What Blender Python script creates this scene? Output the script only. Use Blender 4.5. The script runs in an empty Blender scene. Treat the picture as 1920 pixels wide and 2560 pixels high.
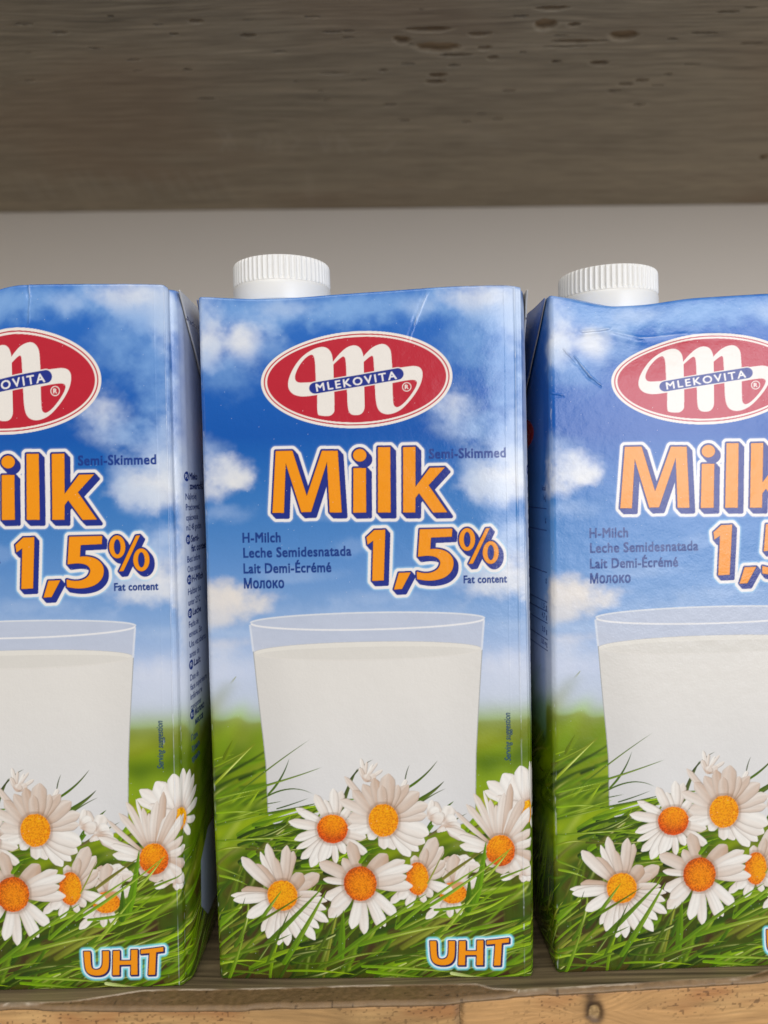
import bpy, math, random
import numpy as np
from mathutils import Matrix, Vector

C = bpy.context.scene.collection
S = bpy.context.scene
RAD = math.radians
rng = np.random.default_rng(7)
random.seed(7)

# ------------------------------------------------------------------ camera
F_PX, CX, CY = 1849.0, 960.0, 1280.0
CAM_P = np.array([0.00494, -0.2050, 0.14162])
PITCH, ROLL = RAD(2.4), RAD(-1.27)
_fw = np.array([0.0, math.cos(PITCH), -math.sin(PITCH)])
_rt = np.array([1.0, 0.0, 0.0])
_up = np.cross(_rt, _fw)
CR = _rt * math.cos(ROLL) + _up * math.sin(ROLL)
CU = -_rt * math.sin(ROLL) + _up * math.cos(ROLL)
cd = bpy.data.cameras.new('camera')
cam = bpy.data.objects.new('camera', cd)
C.objects.link(cam)
m = Matrix.Identity(4)
for i in range(3):
    m[i][0], m[i][1], m[i][2], m[i][3] = CR[i], CU[i], -_fw[i], CAM_P[i]
cam.matrix_world = m
cd.sensor_fit = 'VERTICAL'
cd.sensor_height = 36.0
cd.lens = 36.0 * F_PX / 2560.0
cd.clip_start = 0.005
cd.clip_end = 50.0
cd.dof.use_dof = True
cd.dof.focus_distance = 0.205
cd.dof.aperture_fstop = 8.5
S.camera = cam

# ------------------------------------------------------------------ world and lamps
world = bpy.data.worlds.new('World')
S.world = world
world.use_nodes = True
bg = world.node_tree.nodes['Background']
bg.inputs[0].default_value = (1.0, 0.94, 0.86, 1)
bg.inputs[1].default_value = 0.26


def area(name, loc, target, size, size_y, power, color):
    ld = bpy.data.lights.new(name, 'AREA')
    ld.shape = 'RECTANGLE'
    ld.size, ld.size_y = size, size_y
    ld.energy = power
    ld.color = color
    o = bpy.data.objects.new(name, ld)
    C.objects.link(o)
    o.location = loc
    d = Vector(target) - Vector(loc)
    o.rotation_euler = d.to_track_quat('-Z', 'Y').to_euler()
    return o


area('shop_window_light', (0.76, -1.56, 0.30), (0.06, 0, 0.16), 0.78, 0.80, 19.0, (0.85, 0.89, 1.0))
area('side_fill_light', (1.35, -1.00, 0.42), (0, 0, 0.14), 0.7, 0.9, 4.2, (0.95, 0.97, 1.0))  # unseen lamp, added to light the right-facing carton sides
area('ceiling_light', (-0.30, -1.25, 1.35), (0, 0, 0.1), 1.2, 0.7, 14.5, (1.0, 0.97, 0.92))
area('left_fill_light', (-1.40, -0.95, 0.26), (0, 0.1, 0.16), 0.8, 0.9, 2.2, (1.0, 0.96, 0.90))  # unseen fill lamp, added on the left to brighten the wall behind

S.view_settings.view_transform = 'Standard'
S.view_settings.look = 'None'
S.view_settings.gamma = 1.0
S.view_settings.exposure = -0.10
S.view_settings.use_curve_mapping = False

# ------------------------------------------------------------------ small helpers


def lin(c):
    c = np.asarray(c, float) / 255.0
    return np.where(c <= 0.04045, c / 12.92, ((c + 0.055) / 1.055) ** 2.4)


def sstep(a, b, x):
    t = np.clip((x - a) / (b - a), 0, 1)
    return t * t * (3 - 2 * t)


def vnoise(x, y, seed):
    xi = np.floor(x).astype(np.int64)
    yi = np.floor(y).astype(np.int64)
    fx, fy = x - xi, y - yi
    fx = fx * fx * (3 - 2 * fx)
    fy = fy * fy * (3 - 2 * fy)
    T = np.random.default_rng(seed).random((257, 257))

    def g(a, b):
        return T[a % 257, b % 257]
    return (g(xi, yi) * (1 - fx) + g(xi + 1, yi) * fx) * (1 - fy) + (g(xi, yi + 1) * (1 - fx) + g(xi + 1, yi + 1) * fx) * fy


def fbm(x, y, seed, octv=4, gain=0.5):
    s, a, t = 0, 1.0, 0
    for k in range(octv):
        s = s + a * vnoise(x * 2 ** k + 13.7 * k, y * 2 ** k + 7.1 * k, seed + k)
        t += a
        a *= gain
    return s / t


def unproj(x, y, px=0.0, py=0.0, yaw=0.0):
    """photo pixel -> point on a vertical plane through (px, py) turned by yaw"""
    d = _fw + CR * ((x - CX) / F_PX) - CU * ((y - CY) / F_PX)
    n = np.array([-math.sin(yaw), math.cos(yaw), 0.0])
    o = CAM_P - np.array([px, py, 0.0])
    t = -(o @ n) / (d @ n)
    P = o + d * t
    return P[0] * math.cos(yaw) + P[1] * math.sin(yaw), P[2]


def thing(name, label, cat, loc=(0, 0, 0), rotz=0.0, group=None):
    o = bpy.data.objects.new(name, None)
    o.empty_display_size = 0.01
    C.objects.link(o)
    o.location = loc
    o.rotation_euler = (0, 0, rotz)
    o['label'] = label
    o['category'] = cat
    if group:
        o['group'] = group
    return o


def mesh_obj(name, V, quads, mat, parent=None, cols=None, smooth=True, tris=None):
    me = bpy.data.meshes.new(name)
    V = np.asarray(V, np.float32)
    faces = []
    nq = 0 if quads is None else len(quads)
    nt = 0 if tris is None else len(tris)
    me.vertices.add(len(V))
    me.vertices.foreach_set('co', V.ravel())
    li = []
    if nq:
        li.append(np.asarray(quads, np.int32).ravel())
    if nt:
        li.append(np.asarray(tris, np.int32).ravel())
    li = np.concatenate(li)
    me.loops.add(len(li))
    me.loops.foreach_set('vertex_index', li)
    me.polygons.add(nq + nt)
    st = np.concatenate([np.arange(nq) * 4, nq * 4 + np.arange(nt) * 3]).astype(np.int32)
    me.polygons.foreach_set('loop_start', st)
    me.update(calc_edges=True)
    if smooth:
        me.polygons.foreach_set('use_smooth', np.ones(nq + nt, bool))
    if cols is not None:
        at = me.color_attributes.new('Col', 'FLOAT_COLOR', 'POINT')
        c4 = np.ones((len(V), 4), np.float32)
        c4[:, :3] = cols
        at.data.foreach_set('color', c4.ravel())
    me.validate()
    o = bpy.data.objects.new(name, me)
    C.objects.link(o)
    if mat:
        me.materials.append(mat)
    if parent:
        o.parent = parent
    return o


def grid_quads(nr, nc, off=0, wrap=False):
    r = np.arange(nr - 1)[:, None]
    c = np.arange(nc if wrap else nc - 1)[None, :]
    c1 = (c + 1) % nc
    a = off + r * nc + c
    b = off + r * nc + c1
    return np.stack([a, b, b + nc, a + nc], -1).reshape(-1, 4)


def material(name, rough=0.4, color=None, bump=None, spec=0.5, attr=False, sss=0.0):
    mt = bpy.data.materials.new(name)
    mt.use_nodes = True
    nt = mt.node_tree
    b = nt.nodes['Principled BSDF']
    b.inputs['Roughness'].default_value = rough
    b.inputs['Specular IOR Level'].default_value = spec
    if color is not None:
        b.inputs['Base Color'].default_value = (*color, 1)
    if attr:
        a = nt.nodes.new('ShaderNodeVertexColor')
        a.layer_name = 'Col'
        nt.links.new(a.outputs['Color'], b.inputs['Base Color'])
    if sss:
        b.inputs['Subsurface Weight'].default_value = sss
        b.inputs['Subsurface Radius'].default_value = (1, 0.95, 0.85)
        b.inputs['Subsurface Scale'].default_value = 0.0008
    if bump:
        tc = nt.nodes.new('ShaderNodeTexCoord')
        src = None
        prev = None
        for (sc, dist, stretch) in bump:
            mp = nt.nodes.new('ShaderNodeMapping')
            mp.inputs['Scale'].default_value = stretch
            nt.links.new(tc.outputs['Object'], mp.inputs['Vector'])
            n = nt.nodes.new('ShaderNodeTexNoise')
            n.inputs['Scale'].default_value = sc
            n.inputs['Detail'].default_value = 4
            nt.links.new(mp.outputs['Vector'], n.inputs['Vector'])
            bp = nt.nodes.new('ShaderNodeBump')
            bp.inputs['Strength'].default_value = 1.0
            bp.inputs['Distance'].default_value = dist
            nt.links.new(n.outputs['Fac'], bp.inputs['Height'])
            if prev:
                nt.links.new(prev.outputs['Normal'], bp.inputs['Normal'])
            prev = bp
        nt.links.new(prev.outputs['Normal'], b.inputs['Normal'])
    return mt


# ------------------------------------------------------------------ back wall and shelves
WALL_Y = 0.255
UNDER_Z, UNDER_SL = 0.3087, -0.0105        # underside of the upper board: height at x=-0.05 and slope

mat_wall = material('wall_paint', 0.85, lin((217, 207, 193)), [(900.0, 0.00006, (1, 1, 1)), (60, 0.0003, (1, 1, 1))], 0.2)
V = [(-1.1, WALL_Y, -0.5), (1.1, WALL_Y, -0.5), (1.1, WALL_Y, 0.9), (-1.1, WALL_Y, 0.9),
     (-1.1, WALL_Y + 0.02, -0.5), (1.1, WALL_Y + 0.02, -0.5), (1.1, WALL_Y + 0.02, 0.9), (-1.1, WALL_Y + 0.02, 0.9)]
w = mesh_obj('wall', V, [(0, 1, 2, 3), (5, 4, 7, 6), (3, 2, 6, 7), (0, 4, 5, 1), (1, 5, 6, 2), (4, 0, 3, 7)], mat_wall, smooth=False)
w['label'] = 'plain matt grey beige wall behind the milk cartons'
w['category'] = 'wall'

mat_wood = material('rough_planed_wood', 0.62, attr=True, bump=[(700.0, 0.00012, (0.05, 1, 1))], spec=0.3)


def box_from_front(name, top, bottom_fn, mat, parent):
    pass


# ---- upper shelf: a rough planed board seen from below
def ray_under(x, y):
    d = _fw + CR * ((x - CX) / F_PX) - CU * ((y - CY) / F_PX)
    t = (UNDER_Z - CAM_P[2]) / d[2]
    for _ in range(3):
        P = CAM_P + d * t
        t = (UNDER_Z + (P[0] + 0.05) * UNDER_SL - CAM_P[2]) / d[2]
    P = CAM_P + d * t
    return P[0], P[1]


BX0, BX1, BY0, BY1 = -0.52, 0.52, -0.0065, WALL_Y - 0.0006
nx, ny = 1700, 620
gx = np.linspace(BX0, BX1, nx)
gy = np.linspace(BY0, BY1, ny)
X, Y = np.meshgrid(gx, gy)
warp = 0.012 * (fbm(X * 9 + 3, Y * 14, 41, 3) - 0.5) + 0.006 * np.sin(X * 7 + 1.1)
yy = Y + warp
grain = fbm(X * 14, yy * 420, 11, 3)
grain2 = fbm(X * 26, yy * 760 + 3 * fbm(X * 30, Y * 60, 13, 2), 15, 3)
broad = fbm(X * 7, yy * 60, 19, 3)
tone = fbm(X * 9, Y * 16, 23, 3)
col = np.array(lin((168, 155, 133)))[None, None] * np.clip(0.80 + 0.20 * (grain - 0.5) + 0.50 * (grain2 - 0.5) + 0.26 * (broad - 0.5) + 0.62 * (fbm(X * 90, yy * 1700, 27, 2) - 0.5) + 0.16, 0.2, 1.6)[..., None]
warm = sstep(0.42, 0.7, tone)[..., None]
col = col * (1 - 0.30 * warm) + 0.30 * warm * np.array(lin((150, 118, 92)))
Zd = (0.00034 * (grain - 0.5) + 0.00012 * (grain2 - 0.5) + 0.00035 * (broad - 0.5))
# planer tear-out chips: crescents where the raw wood shows (photo pixel, width, height)
chips = [(490, 52, 40, 12), (435, 85, 22, 8), (150, 82, 44, 7), (620, 88, 42, 12), (780, 42, 40, 7), (830, 80, 50, 7), (870, 78, 30, 6),
         (1070, 73, 120, 15), (1005, 100, 46, 22), (1095, 118, 120, 26), (1140, 138, 90, 10), (1232, 144, 28, 12), (1135, 165, 30, 8),
         (1095, 188, 50, 15), (1088, 205, 56, 13), (958, 176, 22, 8), (1020, 160, 40, 5), (835, 184, 80, 5), (975, 262, 34, 8),
         (1272, 228, 34, 6), (1365, 60, 60, 30), (1435, 62, 32, 12), (1560, 88, 78, 26), (1448, 104, 150, 10), (1390, 154, 26, 9),
         (1498, 157, 52, 12), (1565, 211, 38, 9), (1605, 202, 34, 10), (1645, 214, 34, 5), (1535, 228, 34, 8), (1598, 263, 28, 8),
         (1670, 186, 18, 6), (1760, 82, 70, 7), (1880, 108, 60, 6), (1200, 85, 60, 14), (1212, 120, 36, 10), (1380, 20, 90, 12),
         (515, 246, 50, 6), (335, 150, 36, 6), (60, 60, 50, 6), (1165, 305, 24, 6), (1010, 302, 30, 6), (1410, 118, 120, 5),
         (240, 120, 40, 5), (1300, 40, 40, 8), (700, 130, 40, 5), (1730, 160, 40, 6), (395, 62, 26, 6), (1820, 30, 60, 6), (1910, 392, 24, 12)]
for k in range(20):
    chips.append((random.uniform(0, 1920), random.uniform(5, 300) ** 1.0, random.uniform(10, 34), random.uniform(3, 6)))
raw = np.array(lin((150, 116, 72)))
for (cx_, cy_, wx, wy) in chips:
    x0, y0 = ray_under(cx_, cy_)
    xa, _ = ray_under(cx_ - wx / 2, cy_)
    xb, _ = ray_under(cx_ + wx / 2, cy_)
    _, ya = ray_under(cx_, cy_ - wy / 2)
    _, yb = ray_under(cx_, cy_ + wy / 2)
    a, b = abs(xb - xa) / 2, abs(yb - ya) / 2
    i0, i1 = np.searchsorted(gx, [x0 - a * 1.4, x0 + a * 1.4])
    j0, j1 = np.searchsorted(gy, [y0 - b * 1.8, y0 + b * 1.8])
    if i1 - i0 < 2 or j1 - j0 < 2:
        continue
    xs, ys = X[j0:j1, i0:i1], Y[j0:j1, i0:i1]
    ang = random.uniform(-0.1, 0.1)
    u = (xs - x0) / a
    v = (ys - y0) / b + 0.35 * u * u - 0.2 + 0.5 * (fbm(xs * 300, ys * 300, 77 + int(cx_), 2) - 0.5) + ang * u
    r = np.sqrt(u * u + v * v)
    mk = 1 - sstep(0.78, 1.0, r)
    Zd[j0:j1, i0:i1] += mk * (0.0007 + 0.0011 * np.clip(0.5 + 0.5 * v, 0, 1)) * min(1, b / 0.001 + .4)
    lip_hl = (0.35 * np.exp(-((r - 1.12) / 0.14) ** 2) * sstep(-.2, .5, v) * min(1, wy / 9))[..., None]  # painted highlight: pale rim on one side of the chip, as if lit
    col[j0:j1, i0:i1] = col[j0:j1, i0:i1] * (1 - lip_hl) + lip_hl * lin((206, 190, 164))
    mm = (mk * (0.6 if wy > 8 else 0.32))[..., None]
    col[j0:j1, i0:i1] = col[j0:j1, i0:i1] * (1 - mm) + mm * raw * (0.75 + 0.5 * fbm(xs * 200, ys * 900, 5, 2))[..., None]


def smear(x0p, y0p, x1p, y1p, wpx, amt):
    """pale rubbed streak on the underside"""
    global col
    xa, ya = ray_under(x0p, y0p)
    xb, yb = ray_under(x1p, y1p)
    ww = wpx * 0.00017
    i0, i1 = np.searchsorted(gx, [min(xa, xb) - 3 * ww, max(xa, xb) + 3 * ww])
    j0, j1 = np.searchsorted(gy, [min(ya, yb) - 3 * ww, max(ya, yb) + 3 * ww])
    if i1 <= i0 or j1 <= j0:
        return
    xs, ys = X[j0:j1, i0:i1], Y[j0:j1, i0:i1]
    dx, dy = xb - xa, yb - ya
    t = np.clip(((xs - xa) * dx + (ys - ya) * dy) / (dx * dx + dy * dy), 0, 1)
    d = np.hypot(xs - xa - t * dx, ys - ya - t * dy)
    mk = (np.exp(-(d / ww) ** 2) * amt * (0.5 + fbm(xs * 250, ys * 400, 9, 2)))[..., None]
    col[j0:j1, i0:i1] = col[j0:j1, i0:i1] * (1 - mk) + mk * np.array(lin((196, 186, 170)))


for q in [(545, 325, 575, 375), (560, 322, 590, 372), (575, 335, 552, 378), (648, 335, 644, 378), (664, 332, 676, 350), (676, 352, 660, 378),
          (690, 334, 700, 378), (722, 330, 748, 352), (748, 352, 728, 378), (800, 340, 812, 380), (822, 345, 818, 380), (846, 338, 852, 380),
          (858, 350, 880, 380), (905, 375, 912, 381), (965, 340, 1010, 325), (985, 355, 960, 380)]:
    smear(*q, 7, 0.20)
for k in range(14):
    xs0 = 30 + k * 40 + random.uniform(-15, 15)
    smear(xs0, 430, xs0 + 45, 500, 12, 0.13)
smear(770, 430, 775, 500, 12, 0.12)
smear(1180, 320, 1250, 360, 30, 0.12)
smear(600, 470, 1100, 478, 26, 0.10)

Z = UNDER_Z + (X + 0.05) * UNDER_SL + Zd
n0 = nx * ny
V = np.stack([X, Y, Z], -1).reshape(-1, 3)
top = np.array([(BX0, BY0, 0.336), (BX1, BY0, 0.336), (BX1, BY1, 0.336), (BX0, BY1, 0.336)])
q = grid_quads(ny, nx)[:, ::-1]
# the board's own edges: strips from the rim of the grid up to the top face
rim_f = np.arange(nx)
rim_b = (ny - 1) * nx + np.arange(nx)
Vf = np.stack([gx, np.full(nx, BY0), np.full(nx, 0.336)], -1)
Vb = np.stack([gx, np.full(nx, BY1), np.full(nx, 0.336)], -1)
Vall = np.concatenate([V, Vf, Vb])
qf = np.stack([rim_f[:-1], rim_f[1:], n0 + rim_f[1:], n0 + rim_f[:-1]], -1)
qb = np.stack([rim_b[1:], rim_b[:-1], n0 + nx + rim_f[:-1], n0 + nx + rim_f[1:]], -1)
qt = np.stack([n0 + rim_f[:-1], n0 + rim_f[1:], n0 + nx + rim_f[1:], n0 + nx + rim_f[:-1]], -1)
ca = np.concatenate([col.reshape(-1, 3), col[0], col[-1]])
ub = mesh_obj('shelf_board', Vall, np.concatenate([q, qf, qb, qt]), mat_wood, None, np.clip(ca, 0.01, 0.9))
ub['label'] = 'rough planed brown grey shelf board overhead with torn out chips on its underside'
ub['category'] = 'shelf board'

# ---- lower shelf: laminated fibreboard, chipped front edge, pine planks under it


def ray_floor(x, y):
    d = _fw + CR * ((x - CX) / F_PX) - CU * ((y - CY) / F_PX)
    t = (0 - CAM_P[2]) / d[2]
    P = CAM_P + d * t
    return P[0], P[1]


def polyline_y(pts, xq):
    P = np.array([ray_floor(*p) for p in pts])
    return np.interp(xq, P[:, 0], P[:, 1])


shelf = thing('shelf', 'wood effect laminated shelf with a chipped front edge on pine planks under the cartons', 'shelf', (0, 0, 0))
LX0, LX1 = -0.52, 0.52
xs1 = np.linspace(LX0, LX1, 2600)
edge = polyline_y([(-400, 2522), (0, 2511), (300, 2514), (600, 2513), (900, 2502), (1110, 2498), (1150, 2492), (1180, 2489), (1300, 2479), (1510, 2466), (1760, 2451), (1920, 2441), (2400, 2415)], xs1)
edge += 0.0003 * (fbm(xs1 * 160, xs1 * 0, 31, 4) - 0.5) - 0.0005 * sstep(0.60, 0.75, fbm(xs1 * 70, xs1 * 0 + 4, 33, 3)) * -1
torn = polyline_y([(-400, 2512), (0, 2506), (170, 2502), (220, 2495), (290, 2484), (350, 2474), (420, 2471), (560, 2470.5), (750, 2466), (900, 2461), (1100, 2459), (1190, 2457), (1230, 2468), (1290, 2471), (1300, 2474), (1500, 2460), (1700, 2448), (1850, 2442), (1880, 2436), (1930, 2420), (2400, 2400)], xs1)
torn = np.maximum(torn, edge + 0.0004) + 0.00018 * (fbm(xs1 * 400, xs1 * 0 + 2, 35, 3) - 0.5)
# rows: from the front lip bottom, over the lip, back to the wall
depth = np.concatenate([[0.0, 0.0, 0.0002, 0.0006], np.linspace(0.001, 0.0145, 70), np.linspace(0.016, 0.07, 60), np.linspace(0.08, 0.2585, 40)])
zrow = np.concatenate([[-0.0016, -0.0011, -0.0005, -0.0001], np.zeros(170)])
Yg = edge[None, :] + depth[:, None]
Yg = np.minimum(Yg, WALL_Y - 0.0006)
Xg = np.broadcast_to(xs1[None], Yg.shape).copy()
Zg = np.broadcast_to(zrow[:, None], Yg.shape).copy()
Yg[0:4] += 0.0002 * (fbm(Xg[0:4] * 500, Zg[0:4] * 1000, 37, 3) - 0.5)
is_raw = 1 - sstep(-0.00008, 0.00012, Yg - torn[None])
dirty = fbm(Xg * 40, Yg * 300, 43, 4)
lam_gr = fbm(Xg * 22, (Yg + 0.004 * fbm(Xg * 14, Yg * 10, 47, 2)) * 900, 45, 4)
lam_gr = np.clip(0.5 + (lam_gr - 0.5) * 2.0, 0, 1)
lamc = lin((122, 106, 80)) * (0.42 + 0.95 * lam_gr)[..., None] * (0.85 + 0.3 * dirty)[..., None]
fib = fbm(Xg * 900, Yg * 900, 51, 3)
rawc = lin((124, 98, 68)) * (0.7 + 0.6 * fib)[..., None] * (0.75 + 0.5 * dirty)[..., None]
lipm = (1 - sstep(0.0002, 0.0010, depth))[:, None] * np.ones_like(Yg)
rawc = rawc * (1 - 0.4 * lipm[..., None]) + 0.4 * lipm[..., None] * lin((150, 124, 92)) * (0.65 + 0.6 * fbm(Xg * 420, Yg * 420, 53, 3))[..., None]
pits = sstep(0.90, 0.96, vnoise(Xg * 900, Yg * 900, 55))
rawc = rawc * (1 - 0.6 * pits[..., None])
cl = lamc * (1 - is_raw[..., None]) + rawc * is_raw[..., None]
white_line = np.exp(-((Yg - torn[None]) / 0.00013) ** 2) * sstep(0.3, 0.6, fbm(Xg * 120, Xg * 0, 57, 2))
cl = cl * (1 - 0.55 * white_line[..., None]) + 0.55 * white_line[..., None] * lin((215, 200, 178))
Zg[2:] -= (0.00035 * is_raw * (0.6 + 0.8 * fib) + 0.00012 * lipm * fbm(Xg * 300, Yg * 300, 59, 2))[2:]
Zg = Zg - 0.00006 * (1 - lam_gr) * (1 - is_raw)
Zg[:, :] -= 0.0002
Zg[0] = -0.0018
nr, nc = Yg.shape
V = np.stack([Xg, Yg, Zg], -1).reshape(-1, 3)
Vbot = np.concatenate([np.stack([xs1, edge, np.full(nc, -0.0018)], -1)[:0], np.stack([xs1, np.full(nc, WALL_Y - 0.0006), np.full(nc, -0.0018)], -1)])
nb = nr * nc
i = np.arange(nc - 1)
q = grid_quads(nr, nc)
qback = np.stack([(nr - 1) * nc + i, (nr - 1) * nc + i + 1, nb + i + 1, nb + i], -1)
qbot = np.stack([i + 1, i, nb + i, nb + i + 1], -1)
mat_lam = material('laminate_and_fibreboard', 0.5, attr=True, bump=[(2500.0, 0.00006, (1, 1, 1))], spec=0.35)
mesh_obj('board', np.concatenate([V, Vbot]), np.concatenate([q, qback, qbot]), mat_lam, shelf, np.clip(np.concatenate([cl.reshape(-1, 3), cl[-1]]), 0.008, 0.9))

# pine planks: front faces just under the lip, butted end to end
mat_pine = material('pine_wood', 0.55, attr=True, bump=[(900.0, 0.0001, (0.12, 1, 1)), (200.0, 0.00025, (0.5, 1, 1))], spec=0.35)
xj, _ = ray_floor(1152, 2515)


def pine(x0, x1, seed, tint, knot=None, label=None):
    nxp, nz = int((x1 - x0) / 0.0003), 130
    xs = np.linspace(x0, x1, nxp)
    zz = np.concatenate([[-0.0021, -0.00215], np.linspace(-0.0023, -0.030, nz - 2)])
    e = np.interp(xs, xs1, edge)
    e = np.convolve(np.pad(e, 40, mode='edge'), np.ones(81) / 81, 'valid') + 0.0004
    Xp, Zp = np.meshgrid(xs, zz)
    Yp = np.broadcast_to(e[None], Xp.shape).copy()
    Yp[0] += 0.0010
    Yp[1] += 0.0003
    # chamfer at the butt joint
    jd = np.minimum(np.abs(Xp - x0), np.abs(Xp - x1))
    Yp += 0.0007 * (1 - sstep(0, 0.0012, jd + 0.0016 * (fbm(Zp * 900, Xp * 0, seed + 9, 3) - 0.5)))
    wv = 0.012 * (fbm(Xp * 18, Zp * 30, seed, 3) - 0.5)
    kn = 0
    if knot:
        kx, kz = knot
        dd = np.hypot((Xp - kx) * 1.0, (Zp - kz) * 0.8)
        wv = wv + 0.006 * np.exp(-(dd / 0.012) ** 2) * np.sign(Zp - kz)
    g = fbm(Xp * 10, (Zp + wv) * 520, seed + 2, 3)
    g2 = fbm(Xp * 120, (Zp + wv) * 1500, seed + 4, 3)
    bl = fbm(Xp * 45, Zp * 140, seed + 6, 3)
    c = lin(tint) * (0.42 + 0.60 * g + 0.58 * g2)[..., None]
    red = sstep(0.45, 0.75, bl)[..., None]
    c = c * (1 - 0.45 * red) + 0.45 * red * lin((158, 92, 48))
    pale = sstep(0.58, 0.78, fbm(Xp * 30, Zp * 110, seed + 8, 3))[..., None]
    c = c * (1 - 0.4 * pale) + 0.4 * pale * lin((222, 182, 122))
    sp = sstep(0.74, 0.82, vnoise(Xp * 1400, Zp * 1700, seed + 12))[..., None] * sstep(0.35, 0.6, bl)[..., None]
    c = c * (1 - 0.5 * sp)
    Yp -= 0.0003 * (bl - 0.5) + 0.0001 * (g2 - .5)
    if knot:
        ang = np.arctan2(Zp - kz, Xp - kx)
        rr = dd * (1 + 0.25 * (fbm(np.cos(ang) * 2 + 5, np.sin(ang) * 2 + 5, 61, 2) - 0.5))
        dark = (np.exp(-((rr - 0.0020) / 0.0010) ** 2))[..., None]
        core = (1 - sstep(0.0012, 0.0018, rr))[..., None]
        stain = (0.75 * np.exp(-((Xp - kx + 0.0012) / 0.0022) ** 2) * sstep(kz - 0.001, kz + 0.002, Zp) * (0.4 + fbm(Xp * 400, Zp * 150, 63, 2)))[..., None]
        c = c * (1 - np.clip(stain, 0, 0.8)) + np.clip(stain, 0, 0.8) * lin((62, 46, 30))
        c = c * (1 - 0.8 * dark) + 0.8 * dark * lin((52, 36, 22))
        c = c * (1 - 0.7 * core) + 0.7 * core * lin((168, 138, 92)) * (0.4 + 1.1 * fbm(Xp * 1500, Zp * 1500, 65, 2))[..., None]
        Yp += 0.0006 * (1 - sstep(0.001, 0.0026, rr))
    grey = (0.55 * (1 - sstep(0, 0.0024, jd)) * (0.3 + fbm(Xp * 500, Zp * 300, seed + 14, 2)))[..., None]
    c = c * (1 - grey) + grey * lin((110, 92, 70))
    n = nxp * nz
    V = np.stack([Xp, Yp, Zp], -1).reshape(-1, 3)
    Vbk = np.concatenate([np.stack([xs, e + 0.02, np.full(nxp, -0.0021)], -1), np.stack([xs, e + 0.02, np.full(nxp, -0.030)], -1)])
    i = np.arange(nxp - 1)
    q = grid_quads(nz, nxp)[:, ::-1]
    q1 = np.stack([i, i + 1, n + i + 1, n + i], -1)
    q2 = np.stack([n + i, n + i + 1, n + nxp + i + 1, n + nxp + i], -1)
    q3 = np.stack([(nz - 1) * nxp + i + 1, (nz - 1) * nxp + i, n + nxp + i, n + nxp + i + 1], -1)
    o = mesh_obj('pine_plank', np.concatenate([V, Vbk]), np.concatenate([q, q1, q2, q3]), mat_pine, shelf,
                 np.clip(np.concatenate([c.reshape(-1, 3), c[0], c[-1]]), 0.008, 0.9))
    if label:
        o['label'] = label
    return o


kx_, kz_ = unproj(1490, 2539, 0, -0.0062)
pine(LX0, xj, 101, (172, 134, 86), None, 'pale yellow pine plank')
pine(xj + 0.00012, LX1, 131, (184, 141, 90), (kx_, kz_), 'reddish pine plank with a dark knot')

# ------------------------------------------------------------------ the printed carton artwork (painted in code)
W, H, D = 0.0905, 0.1947, 0.062
YAW0 = RAD(-1.41)
UN = W / 820.0                       # one art unit, about one photo pixel
HA = H / UN                          # art height
DA = D / UN
SC = 0.70                            # canvas samples per unit
AX0 = -DA
NW, NH = int((820 + 2 * DA) * SC), int(HA * SC)
gxa = AX0 + (np.arange(NW) + 0.5) / SC
gya = (np.arange(NH) + 0.5) / SC
AX, AY = np.meshgrid(gxa, gya)
art = np.zeros((NH, NW, 3))


def P2A(x, y):
    u, h = unproj(x, y, 0, 0, YAW0)
    return (u + W / 2) / UN, (H - h) / UN


def Z5(x, y): return P2A(480 + x * .3014, 1080 + y * .3014)
def Z6(x, y): return P2A(860 + x * .3014, 1080 + y * .3014)
def Z2(x, y): return P2A(480 + x * .3014, 600 + y * .3014)
def Z3(x, y): return P2A(860 + x * .3014, 600 + y * .3014)
def Z7(x, y): return P2A(500 + x * .3014, 1560 + y * .3014)
def Z8(x, y): return P2A(900 + x * .3014, 1700 + y * .3014)
def ZA(x, y): return P2A(500 + x * .3014, 2000 + y * .3014)
def ZB(x, y): return P2A(900 + x * .3014, 2060 + y * .3014)
def FV(x, y): return P2A(x * 1.1573, y * 1.1573)      # full view coordinates


def window(x0, y0, x1, y1):
    i0 = max(0, int((x0 - AX0) * SC) - 1)
    i1 = min(NW, int((x1 - AX0) * SC) + 2)
    j0 = max(0, int(y0 * SC) - 1)
    j1 = min(NH, int(y1 * SC) + 2)
    return i0, i1, j0, j1


def comp(mask, color, i0, i1, j0, j1):
    if mask.ndim == 2:
        mask = mask[..., None]
    art[j0:j1, i0:i1] = art[j0:j1, i0:i1] * (1 - mask) + color * mask


SS = 3


def chaikin(P, n=3):
    P = np.asarray(P, float)
    for _ in range(n):
        Q = np.roll(P, -1, 0)
        P = np.stack([0.75 * P + 0.25 * Q, 0.25 * P + 0.75 * Q], 1).reshape(-1, 2)
    return P


def poly_mask(polys, i0, i1, j0, j1):
    """even-odd supersampled mask (not yet averaged)"""
    w, h = (i1 - i0) * SS, (j1 - j0) * SS
    xs = AX0 + (i0 + (np.arange(w) + 0.5) / SS) / SC
    ys = (j0 + (np.arange(h) + 0.5) / SS) / SC
    out = np.zeros((h, w), bool)
    for P in polys:
        P = np.asarray(P, float)
        ins = np.zeros((h, w), bool)
        Q = np.roll(P, -1, 0)
        for (xa, ya), (xb, yb) in zip(P, Q):
            if ya == yb:
                continue
            lo, hi = min(ya, yb), max(ya, yb)
            r0, r1 = np.searchsorted(ys, [lo, hi])
            if r1 <= r0:
                continue
            xc = xa + (ys[r0:r1] - ya) * (xb - xa) / (yb - ya)
            ins[r0:r1] ^= xs[None, :] > xc[:, None]
        out ^= ins
    return out


def avg(mk):
    h, w = mk.shape
    return mk.reshape(h // SS, SS, w // SS, SS).mean((1, 3))


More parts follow.
